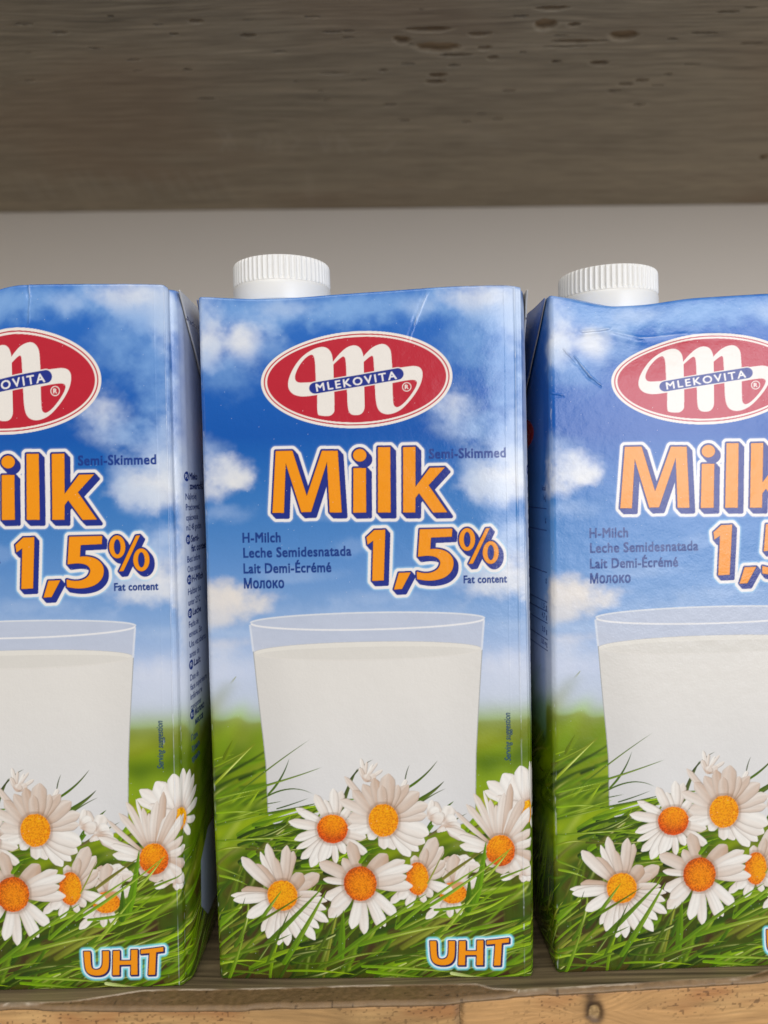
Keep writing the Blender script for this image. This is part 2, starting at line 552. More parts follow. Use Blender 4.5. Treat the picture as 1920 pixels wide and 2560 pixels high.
def dilate(mk, r):
    R = r * SC * SS
    k = int(math.ceil(R))
    out = mk.copy()
    h, w = mk.shape
    for dy in range(-k, k + 1):
        hw = R * R - dy * dy
        if hw < 0:
            continue
        hw = int(math.sqrt(hw))
        # horizontal run by cumulative sum
        row = np.zeros_like(mk)
        src = np.roll(mk, dy, 0)
        if dy > 0:
            src[:dy] = False
        elif dy < 0:
            src[dy:] = False
        cs = np.cumsum(np.pad(src.astype(np.int32), ((0, 0), (hw + 1, hw))), 1)
        row = (cs[:, 2 * hw + 1:] - cs[:, :-(2 * hw + 1)]) > 0
        out |= row[:, :w]
    return out


def blur(mf, r):
    k = max(1, int(r * SC))
    ker = np.ones(2 * k + 1) / (2 * k + 1)
    for _ in range(2):
        mf = np.apply_along_axis(lambda a: np.convolve(a, ker, 'same'), 0, mf)
        mf = np.apply_along_axis(lambda a: np.convolve(a, ker, 'same'), 1, mf)
    return mf


def fill_polys(polys, color, pad=2):
    A = np.concatenate([np.asarray(p) for p in polys])
    win = window(A[:, 0].min() - pad, A[:, 1].min() - pad, A[:, 0].max() + pad, A[:, 1].max() + pad)
    if win[1] <= win[0] or win[3] <= win[2]:
        return
    comp(avg(poly_mask(polys, *win)), lin(color), *win)


def ellipse(cx, cy, a, b, color, rot=0.0, soft=1.2, alpha=1.0):
    r = max(a, b) + 4
    win = window(cx - r, cy - r, cx + r, cy + r)
    i0, i1, j0, j1 = win
    if i1 <= i0 or j1 <= j0:
        return
    dx, dy = AX[j0:j1, i0:i1] - cx, AY[j0:j1, i0:i1] - cy
    u = dx * math.cos(rot) + dy * math.sin(rot)
    v = -dx * math.sin(rot) + dy * math.cos(rot)
    q = np.sqrt((u / a) ** 2 + (v / b) ** 2)
    d = (q - 1) * min(a, b) * (1 if abs(a - b) < 1 else 1.2)
    comp(alpha * (1 - sstep(-soft * .6, soft * .6, d)), lin(color), *win)


# ---- sky
stops = [(-50, (60, 120, 200)), (640, (44, 108, 192)), (800, (22, 92, 178)), (930, (8, 84, 170)), (1050, (52, 114, 185)), (1200, (92, 138, 197)),
         (1330, (134, 165, 206)), (1430, (182, 195, 219)), (1500, (190, 198, 210)), (1522, (172, 184, 168)), (1560, (134, 164, 56)), (1630, (122, 162, 18)),
         (1750, (100, 138, 14)), (1850, (74, 104, 12)), (2000, (66, 88, 14)), (2130, (70, 92, 12))]
fy = AY / 1.02 / 1.1573 + 724 / 1.1573          # back to full-view rows, good enough for gradients
sx = np.array([s[0] for s in stops], float)
sc_ = np.array([s[1] for s in stops], float)
wob = 14 * (fbm(AX / 70, AY / 70, 71, 3) - 0.5) * 2 * sstep(1300, 1500, fy)
for k in range(3):
    art[..., k] = lin(np.interp(fy + wob, sx, sc_[:, k]))

n1 = fbm(AX / 90, AY / 75, 81, 5, 0.55)
n2 = fbm(AX / 36, AY / 32, 91, 4, 0.55)


def cloud(x, y, rx, ry, s, color, hard=0.30, flat=0.0):
    cx, cy = FV(x, y)
    rx, ry = rx * 1.34, ry * 1.30
    win = window(cx - rx * 2.2, cy - ry * 2.2, cx + rx * 2.2, cy + ry * 2.2)
    i0, i1, j0, j1 = win
    if i1 <= i0 or j1 <= j0:
        return
    u = (AX[j0:j1, i0:i1] - cx) / rx
    v = (AY[j0:j1, i0:i1] - cy) / ry
    if flat:
        v = np.where(v > 0, v * (1 + flat), v)
    d = 1 - np.sqrt(u * u + v * v) + 1.25 * (n1[j0:j1, i0:i1] - 0.5) + 0.55 * (n2[j0:j1, i0:i1] - 0.5)
    mk = s * sstep(-hard - 0.12, hard + 0.55, d) * (0.75 + 0.5 * (n2[j0:j1, i0:i1]))
    comp(np.clip(mk, 0, 1) * (1 - sstep(1.7, 2.2, np.hypot(u, v))), lin(color), *win)


LB, WB, WW = (124, 164, 214), (180, 198, 222), (222, 223, 224)
for a in [(560, 655, 130, 42, .75, LB), (760, 655, 200, 34, .8, LB), (960, 650, 170, 40, .75, LB), (1085, 655, 70, 55, .9, WB), (1040, 640, 70, 28, .7, WW),
          (620, 650, 60, 20, .5, WB), (905, 655, 40, 24, .4, WB), (440, 690, 36, 80, .7, WB), (455, 735, 30, 45, .8, WW), (525, 735, 62, 55, .55, WB), (520, 728, 34, 34, .8, WW),
          (490, 800, 60, 45, .5, LB), (585, 745, 35, 30, .4, LB),
          (1010, 720, 60, 60, .5, LB), (1080, 760, 60, 90, .6, LB), (1120, 700, 30, 60, .6, WB), (985, 885, 58, 48, .75, WB), (978, 870, 30, 30, .5, WW),
          (1095, 850, 50, 80, .55, LB), (1110, 960, 50, 70, .55, WB), (1050, 915, 50, 28, .4, LB),
          (455, 985, 40, 40, .45, WB), (490, 1035, 70, 48, .8, WW, .18, .9), (450, 1060, 50, 26, .7, WW), (520, 1045, 34, 26, .6, (226, 224, 220), .15, .9),
          (470, 1105, 70, 22, .35, WB), (1100, 1000, 70, 40, .6, WB), (1090, 1050, 90, 42, .75, WW, .22, .6), (1125, 1030, 40, 50, .7, (226, 226, 224)), (1010, 1010, 22, 40, .5, WB),
          (1060, 1060, 60, 26, .4, WB), (1120, 1150, 44, 34, .65, WB), (1100, 1180, 60, 16, .4, WB), (1085, 1255, 90, 38, .75, WW, .2), (1125, 1235, 36, 42, .6, (226, 224, 222)),
          (1010, 1235, 46, 16, .4, WB), (640, 1240, 90, 14, .25, WB), (820, 1290, 120, 16, .3, WB), (730, 1115, 90, 10, .18, WB), (760, 1180, 40, 18, .18, WB),
          (475, 1285, 46, 40, .8, (224, 216, 206), .16, .4), (520, 1310, 62, 40, .85, (226, 218, 208), .16, .6), (470, 1325, 60, 34, .8, (218, 212, 206), .2), (500, 1365, 80, 16, .5, WB),
          (470, 1400, 80, 18, .55, (196, 204, 220)), (505, 1385, 60, 12, .5, (210, 210, 216)), (490, 1450, 90, 16, .4, (190, 200, 224)), (1100, 1350, 90, 20, .4, WB), (1100, 1420, 90, 24, .5, (196, 204, 222)),
          (480, 1440, 130, 40, .55, (206, 211, 222)), (1110, 1455, 130, 44, .6, (208, 212, 222)), (760, 1330, 260, 30, .3, WB), (1180, 900, 60, 200, .5, WB), (1200, 1150, 60, 220, .6, (205, 210, 218)), (1200, 1350, 60, 200, .6, (200, 206, 216))]:
    cloud(*a)
# sides fade to a pale blue sheet behind the small print (right) and a blue table (left)
fr = sstep(828, 900, AX)[..., None] * (1 - sstep(1500, 1620, fy))[..., None] * 0.75
art[:] = art * (1 - fr) + fr * lin((214, 218, 226))

# ---- soft background greens
g1 = fbm(AX / 120 + AY / 160, AY / 90 - AX / 300, 121, 3)
g2 = fbm(AX / 60, AY / 60, 125, 2)
mk = sstep(1560, 1640, fy + 20 * (g2 - 0.5)) * (1 - sstep(1820, 1950, fy))
gc = lin((66, 108, 8))[None, None] * (1 - sstep(.35, .65, g1))[..., None] + lin((168, 204, 24))[None, None] * sstep(.35, .65, g1)[..., None]
art[:] = art * (1 - 0.75 * mk[..., None]) + 0.75 * mk[..., None] * gc
for (x, y, a, b, c, al) in [(1040, 1590, 40, 16, (150, 140, 60), .45), (1125, 1580, 34, 22, (126, 132, 60), .5), (545, 1730, 40, 26, (178, 214, 26), .8), (530, 1640, 40, 24, (92, 138, 8), .5),
                            (520, 1605, 14, 10, (178, 190, 110), .5), (1060, 1640, 70, 10, (80, 120, 20), .55), (1100, 1665, 90, 10, (150, 190, 60), .5), (1055, 1735, 26, 12, (190, 120, 40), .5),
                            (1100, 1700, 70, 12, (96, 140, 20), .5), (1060, 1690, 40, 14, (160, 200, 40), .5), (480, 1600, 50, 20, (150, 150, 40), .3)]:
    cx, cy = FV(x, y)
    for q in (1.5, 1.2, .9, .6):
        ellipse(cx, cy, a * q * 1.18, b * q * 1.18, c, -0.2, 10, al * .4)
# dark ground between the grass
low = sstep(1800, 1900, fy)[..., None]
br = sstep(.52, .66, fbm(AX / 46, AY / 46, 131, 3))[..., None] * low
art[:] = art * (1 - 0.75 * br) + 0.75 * br * lin((66, 38, 18))


def blade(p0, p1, p2, w, c0, c1, hl=0.0, alpha=1.0):
    """a grass blade: quadratic bend p0-p1-p2, widest near its foot"""
    p0, p1, p2 = map(np.array, (p0, p1, p2))
    lo = np.minimum(np.minimum(p0, p1), p2) - w
    hi = np.maximum(np.maximum(p0, p1), p2) + w
    win = window(lo[0], lo[1], hi[0], hi[1])
    i0, i1, j0, j1 = win
    if i1 <= i0 or j1 <= j0:
        return
    x, y = AX[j0:j1, i0:i1], AY[j0:j1, i0:i1]
    best = np.full(x.shape, 1e9)
    side = np.zeros(x.shape)
    tt = np.zeros(x.shape)
    N = 12
    t = np.linspace(0, 1, N + 1)[:, None]
    Q = (1 - t) ** 2 * p0 + 2 * t * (1 - t) * p1 + t * t * p2
    for k in range(N):
        a, b = Q[k], Q[k + 1]
        d = b - a
        L2 = d @ d + 1e-9
        s = np.clip(((x - a[0]) * d[0] + (y - a[1]) * d[1]) / L2, 0, 1)
        ex, ey = x - a[0] - s * d[0], y - a[1] - s * d[1]
        e = np.hypot(ex, ey)
        mkk = e < best
        best = np.where(mkk, e, best)
        tt = np.where(mkk, (k + s) / N, tt)
        side = np.where(mkk, (d[0] * ey - d[1] * ex) / math.sqrt(L2), side)
    hw = w * 0.5 * np.clip((1 - tt) ** 0.7 * 1.08, 0, 1) * (0.75 + 0.25 * sstep(0, .3, tt))
    mk = 1 - sstep(-0.7, 0.7, best - hw)
    mk = mk * np.clip(hw / 0.6, 0, 1)
    s = np.clip(side / np.maximum(hw, .5), -1, 1)
    c0, c1 = lin(c0), lin(c1)
    colr = c0 + (c1 - c0) * tt[..., None]
    colr = colr * (1 + 0.30 * s - 0.25 * np.exp(-(s / 0.18) ** 2) * (w > 9))[..., None]
    if hl:
        h_ = (hl * np.exp(-((s - .3) / .35) ** 2) * np.exp(-((tt - .55) / .25) ** 2))[..., None]
        colr = colr * (1 - h_) + h_ * lin((226, 230, 150))
    comp(mk * alpha, np.clip(colr, 0, 1), *win)


GREENS = [((54, 92, 10), (98, 146, 22)), ((84, 130, 12), (136, 182, 28)), ((44, 74, 10), (84, 124, 20)), ((106, 152, 16), (162, 204, 36)), ((70, 104, 16), (120, 150, 40)), ((92, 98, 22), (140, 146, 50))]


def tuft(n, x0, x1, y0, y1, amin, amax, lmin, lmax, wmin, wmax, bright=0.0):
    for k in range(n):
        x, y = random.uniform(x0, x1), random.uniform(y0, y1)
        a = RAD(random.uniform(amin, amax))
        L = random.uniform(lmin, lmax)
        bx, by = x + L * math.cos(a), y - L * math.sin(a)
        bend = random.uniform(-0.22, 0.22) * L
        mx, my = (x + bx) / 2 + bend * math.sin(a), (y + by) / 2 + bend * math.cos(a)
        g = random.choice(GREENS if random.random() > bright else [GREENS[1], GREENS[3]])
        f = random.uniform(0.8, 1.15)
        blade((x, y), (mx, my), (bx, by), random.uniform(wmin, wmax), tuple(min(255, c * f) for c in g[0]), tuple(min(255, c * f) for c in g[1]), random.choice([0, 0, 0, .4, .7]))


def box_blur(x0, y0, x1, y1, r, feather=30):
    win = window(x0, y0, x1, y1)
    i0, i1, j0, j1 = win
    k = max(1, int(r * SC))
    a = art[j0:j1, i0:i1].copy()
    for ax in (0, 1, 0, 1):
        pad = [(0, 0)] * 3
        pad[ax] = (k + 1, k)
        cs = np.cumsum(np.pad(a, pad, mode='edge'), ax)
        a = (cs[2 * k + 1:] - cs[:-2 * k - 1]) / (2 * k + 1) if ax == 0 else (cs[:, 2 * k + 1:] - cs[:, :-2 * k - 1]) / (2 * k + 1)
    ey = np.minimum(sstep(0, feather, AY[j0:j1, i0:i1] - y0), sstep(0, feather, y1 - AY[j0:j1, i0:i1]))
    comp(ey, a, *win)


# far meadow out of focus, then sharper toward the foot
tuft(60, -300, 200, 1120, 1400, 15, 60, 80, 240, 10, 30, .5)
tuft(60, 760, 1350, 1180, 1440, 10, 60, 80, 240, 10, 34, .5)
box_blur(-500, 960, 1382, 1420, 17)
tuft(26, -200, 150, 1200, 1360, 14, 42, 80, 220, 6, 14, .5)
tuft(40, -250, 240, 1300, 1480, 8, 42, 90, 260, 7, 18, .3)
box_blur(-500, 1100, 1382, 1420, 2.5)
tuft(70, -300, 1300, 1400, 1600, 8, 55, 110, 280, 8, 26, .15)
box_blur(-500, 1280, 1382, 1764, 7)
fld = sstep(1850, 1930, fy)[..., None]
br = sstep(.53, .66, fbm(AX / 60, AY / 70, 141, 3))[..., None] * fld
art[:] = art * (1 - 0.8 * br) + 0.8 * br * lin((62, 36, 20))
tuft(70, -300, 420, 1560, 1790, 18, 84, 90, 230, 8, 24, .12)
tuft(90, 330, 1350, 1520, 1790, 4, 46, 120, 320, 8, 24, .15)
box_blur(-500, 1380, 1382, 1764, 2.5)
tuft(60, -300, 420, 1580, 1790, 18, 78, 80, 220, 6, 18, .3)
tuft(80, 330, 1350, 1560, 1790, 6, 42, 120, 320, 6, 18, .35)
tuft(46, -250, 1350, 1700, 1800, -4, 24, 110, 280, 6, 15, .4)

# ---- glass of milk
body = [Z7(445, 215), Z7(475, 500), Z7(500, 720), Z7(527, 940), Z7(550, 1150), Z7(560, 1400), Z7(566, 1560), Z7(600, 1640), Z7(800, 1700), Z8(600, 1250), Z8(953, 1150), Z8(957, 1000), Z8(962, 600), Z8(975, 350), Z8(988, 130), Z6(1145, 1790)]
rimL, rimR = P2A(625.6, 1559), P2A(1209.6, 1547)
cxm, cym = P2A(918, 1549)
tilt = math.atan2(rimR[1] - rimL[1], rimR[0] - rimL[0])
ra = math.hypot(rimR[0] - rimL[0], rimR[1] - rimL[1]) / 2
mL, mR = P2A(634, 1626), P2A(1204, 1622)
cx2, cy2 = (mL[0] + mR[0]) / 2, (mL[1] + mR[1]) / 2
ra2 = math.hypot(mR[0] - mL[0], mR[1] - mL[1]) / 2


def arc(cx, cy, a, b, t0, t1, n=60):
    t = np.linspace(t0, t1, n)
    return np.stack([cx + a * np.cos(t) * math.cos(tilt) - b * np.sin(t) * math.sin(tilt), cy + a * np.cos(t) * math.sin(tilt) + b * np.sin(t) * math.cos(tilt)], -1)


# clear wall of the tumbler above the milk
up_poly = np.concatenate([arc(cxm, cym, ra, 21, math.pi, 2 * math.pi), [mR], arc(cx2, cy2, ra2, 24, 0, math.pi)])
win = window(up_poly[:, 0].min() - 3, up_poly[:, 1].min() - 3, up_poly[:, 0].max() + 3, up_poly[:, 1].max() + 30)
mk = avg(poly_mask([up_poly], *win))
sub = lin((196, 198, 206)) * (0.97 + 0.06 * fbm(AX[win[2]:win[3], win[0]:win[1]] / 40, AY[win[2]:win[3], win[0]:win[1]] / 10, 151, 2))[..., None]
comp(0.76 * mk, sub, *win)
bp = np.array(body)
win = window(bp[:, 0].min() - 3, bp[:, 1].min() - 3, bp[:, 0].max() + 3, bp[:, 1].max() + 3)
i0, i1, j0, j1 = win
bodyp = np.concatenate([arc(cx2, cy2, ra2, 24, math.pi, 2 * math.pi), bp[::-1][:-1]])
win = window(bodyp[:, 0].min() - 3, bodyp[:, 1].min() - 3, bodyp[:, 0].max() + 3, bodyp[:, 1].max() + 3)
i0, i1, j0, j1 = win
mk = avg(poly_mask([bodyp], *win))
lx = (AX[j0:j1, i0:i1] - bodyp[:, 0].min()) / (bodyp[:, 0].max() - bodyp[:, 0].min())
ly = (AY[j0:j1, i0:i1] - bodyp[:, 1].min()) / (bodyp[:, 1].max() - bodyp[:, 1].min())
mc = (lin((221, 216, 207)) * (1 - sstep(.1, 1, ly))[..., None] + lin((214, 212, 209)) * sstep(.1, 1, ly)[..., None]) * (1 - 0.10 * sstep(.22, 0, lx - .10 * ly) - 0.05 * sstep(.75, 1, lx))[..., None]
mc = mc * (0.985 + 0.03 * fbm(lx * 5, ly * 4, 155, 2))[..., None]
comp(mk, mc, *win)
# dark refracted outlines of the glass
for side in (bp[:7], bp[8:]):
    for a, b in zip(side[:-1], side[1:]):
        d = b - a
        n = np.array([-d[1], d[0]]) / np.hypot(*d)
        fill_polys([[a - n, b - n, b + n, a + n]], (158, 158, 154))
# milk surface: pale rear rim, greyer front band
e1 = np.concatenate([arc(cx2, cy2, ra2 - 2, 24, math.pi, 2 * math.pi), arc(cx2, cy2 + 1, ra2 - 2, 20, 0, math.pi)])
fill_polys([e1], (214, 209, 199))
e1 = np.concatenate([arc(cx2, cy2, ra2 - 2, 24, math.pi, 2 * math.pi), arc(cx2, cy2 + 4, ra2 - 14, 15, 2 * math.pi, math.pi)])
fill_polys([e1], (222, 217, 206))


def stroke(P, wd, color, alpha=1.0):
    P = np.asarray(P, float)
    d = np.gradient(P, axis=0)
    n = np.stack([-d[:, 1], d[:, 0]], -1) / (np.hypot(d[:, 0], d[:, 1])[:, None] + 1e-9)
    Q = np.concatenate([P + n * wd / 2, (P - n * wd / 2)[::-1]])
    win = window(Q[:, 0].min() - 2, Q[:, 1].min() - 2, Q[:, 0].max() + 2, Q[:, 1].max() + 2)
    comp(alpha * avg(poly_mask([Q], *win)), lin(color), *win)


stroke(arc(cx2, cy2 + 2, ra2 - 4, 21, 0.05, math.pi - .05), 3, (218, 212, 202), .8)
stroke(arc(cx2, cy2, ra2 - 1, 24, math.pi, 2 * math.pi), 1.3, (160, 162, 166), .5)
stroke(arc(cxm, cym, ra, 21, math.pi, 2 * math.pi), 4.0, (214, 216, 218), .95)
stroke(arc(cxm, cym + 1, ra - 2, 21, 0.0, math.pi), 4.6, (228, 226, 224), .95)
for a, b in ((rimL, mL), (rimR, mR)):
    stroke(np.linspace(a, b, 6), 5, (216, 218, 222), .8)
# bottom of the glass sinks into the grass
tuft(30, 60, 190, 1345, 1470, 6, 30, 90, 260, 8, 20, .08)
tuft(22, 120, 330, 1400, 1500, 4, 22, 90, 240, 7, 18, .05)
tuft(34, 90, 330, 1395, 1470, 14, 56, 70, 175, 6, 15, .06)
tuft(26, 60, 300, 1370, 1420, 3, 26, 80, 210, 5, 12, .1)
tuft(14, 640, 820, 1330, 1480, 10, 60, 60, 150, 6, 16, .1)

# hand placed blades in front of the glass (left) with their bends
for (f, a, b, c, wd, c0, c1, hl) in [
        (Z7, (270, 1440), (560, 1180), (920, 940), 18, (96, 140, 20), (84, 110, 50), .2), (Z7, (570, 1400), (690, 1280), (745, 1095), 22, (92, 128, 30), (60, 86, 56), 0),
        (Z7, (300, 1400), (700, 1290), (1020, 1170), 24, (106, 156, 14), (96, 124, 56), .3), (Z7, (130, 1440), (330, 1390), (580, 1340), 16, (128, 178, 20), (140, 184, 40), .6),
        (Z7, (110, 1330), (260, 1180), (440, 1000), 26, (150, 184, 30), (190, 204, 90), .9), (Z7, (110, 1120), (190, 1085), (300, 1070), 14, (150, 190, 20), (128, 172, 20), .5),
        (Z7, (110, 1180), (300, 1100), (430, 1010), 16, (136, 176, 16), (120, 150, 30), .3), (Z7, (200, 1110), (230, 1040), (275, 950), 40, (110, 140, 16), (118, 150, 20), 0),
        (Z7, (520, 1440), (760, 1290), (945, 1400), 16, (80, 112, 36), (74, 100, 50), 0), (Z7, (640, 1520), (780, 1480), (915, 1425), 13, (64, 96, 30), (72, 96, 50), 0),
        (Z7, (560, 1480), (620, 1470), (690, 1455), 10, (70, 100, 30), (80, 104, 50), 0), (Z7, (500, 1570), (760, 1530), (1060, 1450), 26, (84, 124, 16), (70, 104, 30), .2),
        (Z7, (130, 1640), (400, 1560), (600, 1500), 22, (110, 158, 14), (148, 190, 40), .5), (Z7, (130, 1560), (330, 1530), (560, 1560), 24, (140, 190, 10), (120, 170, 20), .6),
        (Z7, (150, 1500), (300, 1420), (520, 1390), 14, (120, 170, 14), (150, 190, 30), .5), (Z7, (1170, 1560), (1200, 1380), (1310, 1180), 46, (84, 106, 50), (92, 108, 70), 0),
        (Z7, (1230, 1300), (1330, 1150), (1440, 1110), 16, (66, 82, 46), (80, 90, 60), 0),
        (Z8, (380, 890), (540, 800), (645, 652), 24, (86, 128, 20), (88, 96, 66), 0), (Z8, (375, 810), (385, 740), (412, 688), 12, (90, 100, 70), (90, 96, 80), 0),
        (Z8, (450, 1005), (600, 930), (698, 826), 40, (88, 132, 24), (80, 90, 60), .1), (Z8, (500, 1005), (610, 930), (715, 886), 14, (90, 110, 60), (110, 110, 90), 0),
        (Z8, (560, 1235), (640, 1100), (778, 992), 52, (92, 140, 24), (80, 116, 40), .2), (Z8, (570, 1280), (740, 1170), (890, 1092), 24, (104, 96, 50), (84, 100, 50), 0)]:
    blade(f(*a), f(*b), f(*c), wd * .31, c0, c1, hl)


def petal(cx, cy, tx, ty, w, shade=0.0, curl=0.0):
    """one ray floret from the disk centre to its tip (art units); shade 0 = lit white, 1 = beige underside"""
    L = math.hypot(tx - cx, ty - cy)
    win = window(min(cx, tx) - w, min(cy, ty) - w, max(cx, tx) + w, max(cy, ty) + w)
    i0, i1, j0, j1 = win
    if i1 <= i0 or j1 <= j0:
        return
    ux, uy = (tx - cx) / L, (ty - cy) / L
    dx, dy = AX[j0:j1, i0:i1] - cx, AY[j0:j1, i0:i1] - cy
    t = (dx * ux + dy * uy) / L
    v = -dx * uy + dy * ux - curl * L * t * (1 - t)
    tc = np.clip(t, 0, 1)
    prof = np.sin(np.pi * np.clip(0.09 + 0.80 * tc, 0, 1) ** 1.45) ** 0.7 * np.clip((1.0 - tc) / 0.12, 0, 1) ** 0.5 * (0.90 + 0.24 * vnoise(tc * 4 + cx, tc * 0 + tx, 177))
    hw = w * 0.5 * np.clip(prof, 0, 1) * (0.82 + .18 * sstep(0, .5, tc))
    notch = 0.018 * np.cos(v / np.maximum(w * .5, 1) * 6.0)
    d = np.abs(v) - hw
    mk = (1 - sstep(-0.8, 0.8, d)) * (t > 0.02) * (t < 0.985 + notch)
    s = v / np.maximum(hw, .5)
    lit = lin((238, 232, 222))
    bg_ = lin((194, 162, 136))
    basec = lin((178, 130, 92))
    shade = shade * 1.1 + random.uniform(-.08, .14)
    sh = np.clip(shade + 0.18 * s + 0.25 * (fbm(t * 3 + cx * .1, s * 2 + tx * .1, 173, 2) - .5), 0, 1)[..., None]
    c = lit * (1 - sh) + bg_ * sh
    k = np.clip(0.45 + .3 * shade, 0, .9) * np.exp(-((t - 0.22) / 0.20) ** 2)[..., None]
    c = c * (1 - k) + basec * k
    rid = 1 - 0.07 * (0.5 + 0.5 * np.cos(s * 7.5)) - 0.10 * sstep(.7, 1.0, np.abs(s)) + 0.05 * (fbm(t * 5 + cx, s * 3 + cy, 171, 2) - .5)
    comp(mk, np.clip(c * rid[..., None], 0, .9), *win)
    # fine shadow line along one side
    ln = np.exp(-((v - hw - .3) / 0.9) ** 2) * (t > .15) * (t < .95) * 0.38
    comp(ln, lin((112, 84, 60)), *win)


def disk(cx, cy, a, b, inner, outer, hx=0.0, hy=-0.2, ring=0.0):
    win = window(cx - a - 4, cy - b - 4, cx + a + 4, cy + b + 4)
    i0, i1, j0, j1 = win
    if i1 <= i0 or j1 <= j0:
        return
    x, y = (AX[j0:j1, i0:i1] - cx) / a, (AY[j0:j1, i0:i1] - cy) / b
    q = np.hypot(x, y) + 0.05 * (vnoise(AX[j0:j1, i0:i1] / 3, AY[j0:j1, i0:i1] / 3, 181) - .5)
    mk = 1 - sstep(0.96, 1.03, q)
    e = np.clip(np.hypot(x - hx, y - hy) / (1.25), 0, 1)
    k = sstep(0.2, 0.95, e)[..., None]
    c = lin(inner) * (1 - k) + lin(outer) * k
    st = vnoise(AX[j0:j1, i0:i1] / 2.3, AY[j0:j1, i0:i1] / 2.3, 183)
    st = np.clip(.5 + 1.5 * (st - .5), 0, 1)
    c = c * (0.56 + 0.85 * (0.45 + .55 * sstep(.2, 1, q)) * st + 0.12)[..., None]
    if ring:
        c = c * (1 - ring * np.exp(-((q - .42) / .1) ** 2))[..., None]
    sh = (0.4 * np.exp(-((q - 1.06) / 0.12) ** 2) * (q > .98))
    comp(sh, lin((130, 90, 54)), *win)
    comp(mk, np.clip(c, 0, .9), *win)


def daisy(f, c, tips, r, inner, outer, K=.3075, **kw):
    cx, cy = f(*c)
    for tp in tips:
        dx, dy, w_, sh = tp
        petal(cx, cy, cx + dx * K, cy - dy * K, w_ * K * random.uniform(.92, 1.12), sh, random.uniform(-.12, .12))
    disk(cx, cy, r[0] * K, r[1] * K, inner, outer, **kw)


# background mass of pale petals
for (f, c, tips) in [(Z8, (690, 1180), [(-90, 190, 90, .2), (60, 150, 110, .05), (110, 40, 120, 0), (-60, 60, 130, .1), (140, -60, 120, .1), (20, -60, 140, .15), (-130, 100, 80, 0), (180, -120, 110, .2)]),
                     (Z8, (560, 1130), [(40, 150, 60, 0), (90, 80, 90, .05), (130, -10, 100, .1)]),
                     (Z8, (40, 830), [(-30, 200, 34, .1), (20, 170, 26, .2), (70, 150, 24, 0), (110, 160, 22, .1), (150, 100, 34, .15), (90, 60, 60, .3), (-40, 120, 40, .3), (30, 60, 70, .2)]),
                     (Z8, (330, 930), [(55, 120, 40, 0), (-20, 60, 60, .2)]),
                     (ZB, (760, 330), [(-60, 60, 90, .5), (60, 80, 90, .1), (150, 60, 90, .05), (200, 20, 100, .1), (0, -60, 120, .3), (-90, 10, 70, .3), (240, -20, 90, .2)]),
                     (ZB, (1320, 400), [(60, 120, 70, 0), (90, 50, 80, .1), (110, -60, 60, .1), (50, -70, 60, .2), (-160, -40, 60, .1), (130, 20, 90, .2)])]:
    cx, cy = f(*c)
    for (dx, dy, w_, sh) in tips:
        petal(cx, cy, cx + dx * .31, cy - dy * .31, w_ * .31, sh, random.uniform(-.1, .1))
# dark hollows between heads
for (x, y, a, b) in [(1060, 2185, 14, 8), (985, 2330, 18, 14), (835, 2160, 10, 20)]:
    px_, py_ = P2A(x, y)
    ellipse(px_, py_, a, b, (70, 40, 22), 0, 8, .8)

OR, DOR, YE = (246, 146, 8), (196, 84, 10), (250, 164, 10)
# upper right head, partly round the corner
daisy(Z8, (1405, 1085), [(-330, 165, 70, .05), (-310, 235, 90, 0), (-250, 120, 60, .15), (-190, 290, 130, 0), (-120, 260, 110, 0), (-60, 345, 118, 0), (55, 365, 100, .05), (130, 340, 80, .05), (190, 280, 70, .1), (235, 180, 60, .05), (250, 70, 60, .1), (200, -60, 60, .1), (120, -150, 70, .1), (-150, 60, 90, .1)], (80, 84), (252, 168, 8), (236, 140, 6), K=.345)
# tall head right
daisy(Z8, (1165, 1405), [(-315, 45, 74, .1), (-420, 185, 66, .15), (-350, 320, 40, .3), (-330, 120, 60, .1), (-260, 370, 60, .35), (-200, 455, 64, .25), (-125, 475, 30, .1), (-75, 405, 60, .35), (-30, 360, 60, .4), (35, 455, 72, .35), (85, 525, 60, .55), (110, 340, 70, .3), (185, 405, 74, .45), (230, 330, 60, .2), (275, 325, 60, .2), (255, 155, 70, .45), (285, 75, 76, .25), (275, -65, 90, .6), (230, -140, 80, .2), (135, -195, 90, .2), (15, -185, 120, .5), (-105, -120, 90, .3)], (112, 124), OR, DOR, K=.33, hx=-.1, hy=-.3)
# squashed head low in the middle
daisy(ZB, (770, 560), [(20, 330, 110, .6), (95, 300, 50, .3), (130, 230, 90, .2), (-80, 200, 70, .4), (220, 120, 90, .15), (-230, -220, 60, .1), (-200, -120, 60, .1), (-90, -150, 70, .2), (-30, -210, 60, .1), (60, -190, 60, .1)], (112, 92), (250, 150, 12), (214, 110, 12), hy=.1)
px_, py_ = ZB(770, 505)
ellipse(px_, py_, 34, 7, (206, 150, 110), -.25, 3, .9)
# half hidden head
daisy(ZB, (475, 440), [(120, -160, 80, .2), (300, -120, 96, .05), (230, 80, 110, .25), (235, 150, 70, .4), (220, 270, 90, .35), (160, 350, 110, .5), (80, 260, 80, .55), (-20, 200, 80, .4), (-90, -250, 80, .05), (-230, -210, 70, .1), (-160, -170, 90, .15), (60, -210, 60, .2)], (94, 142), (250, 156, 10), (206, 96, 14), hx=.25, hy=.0)
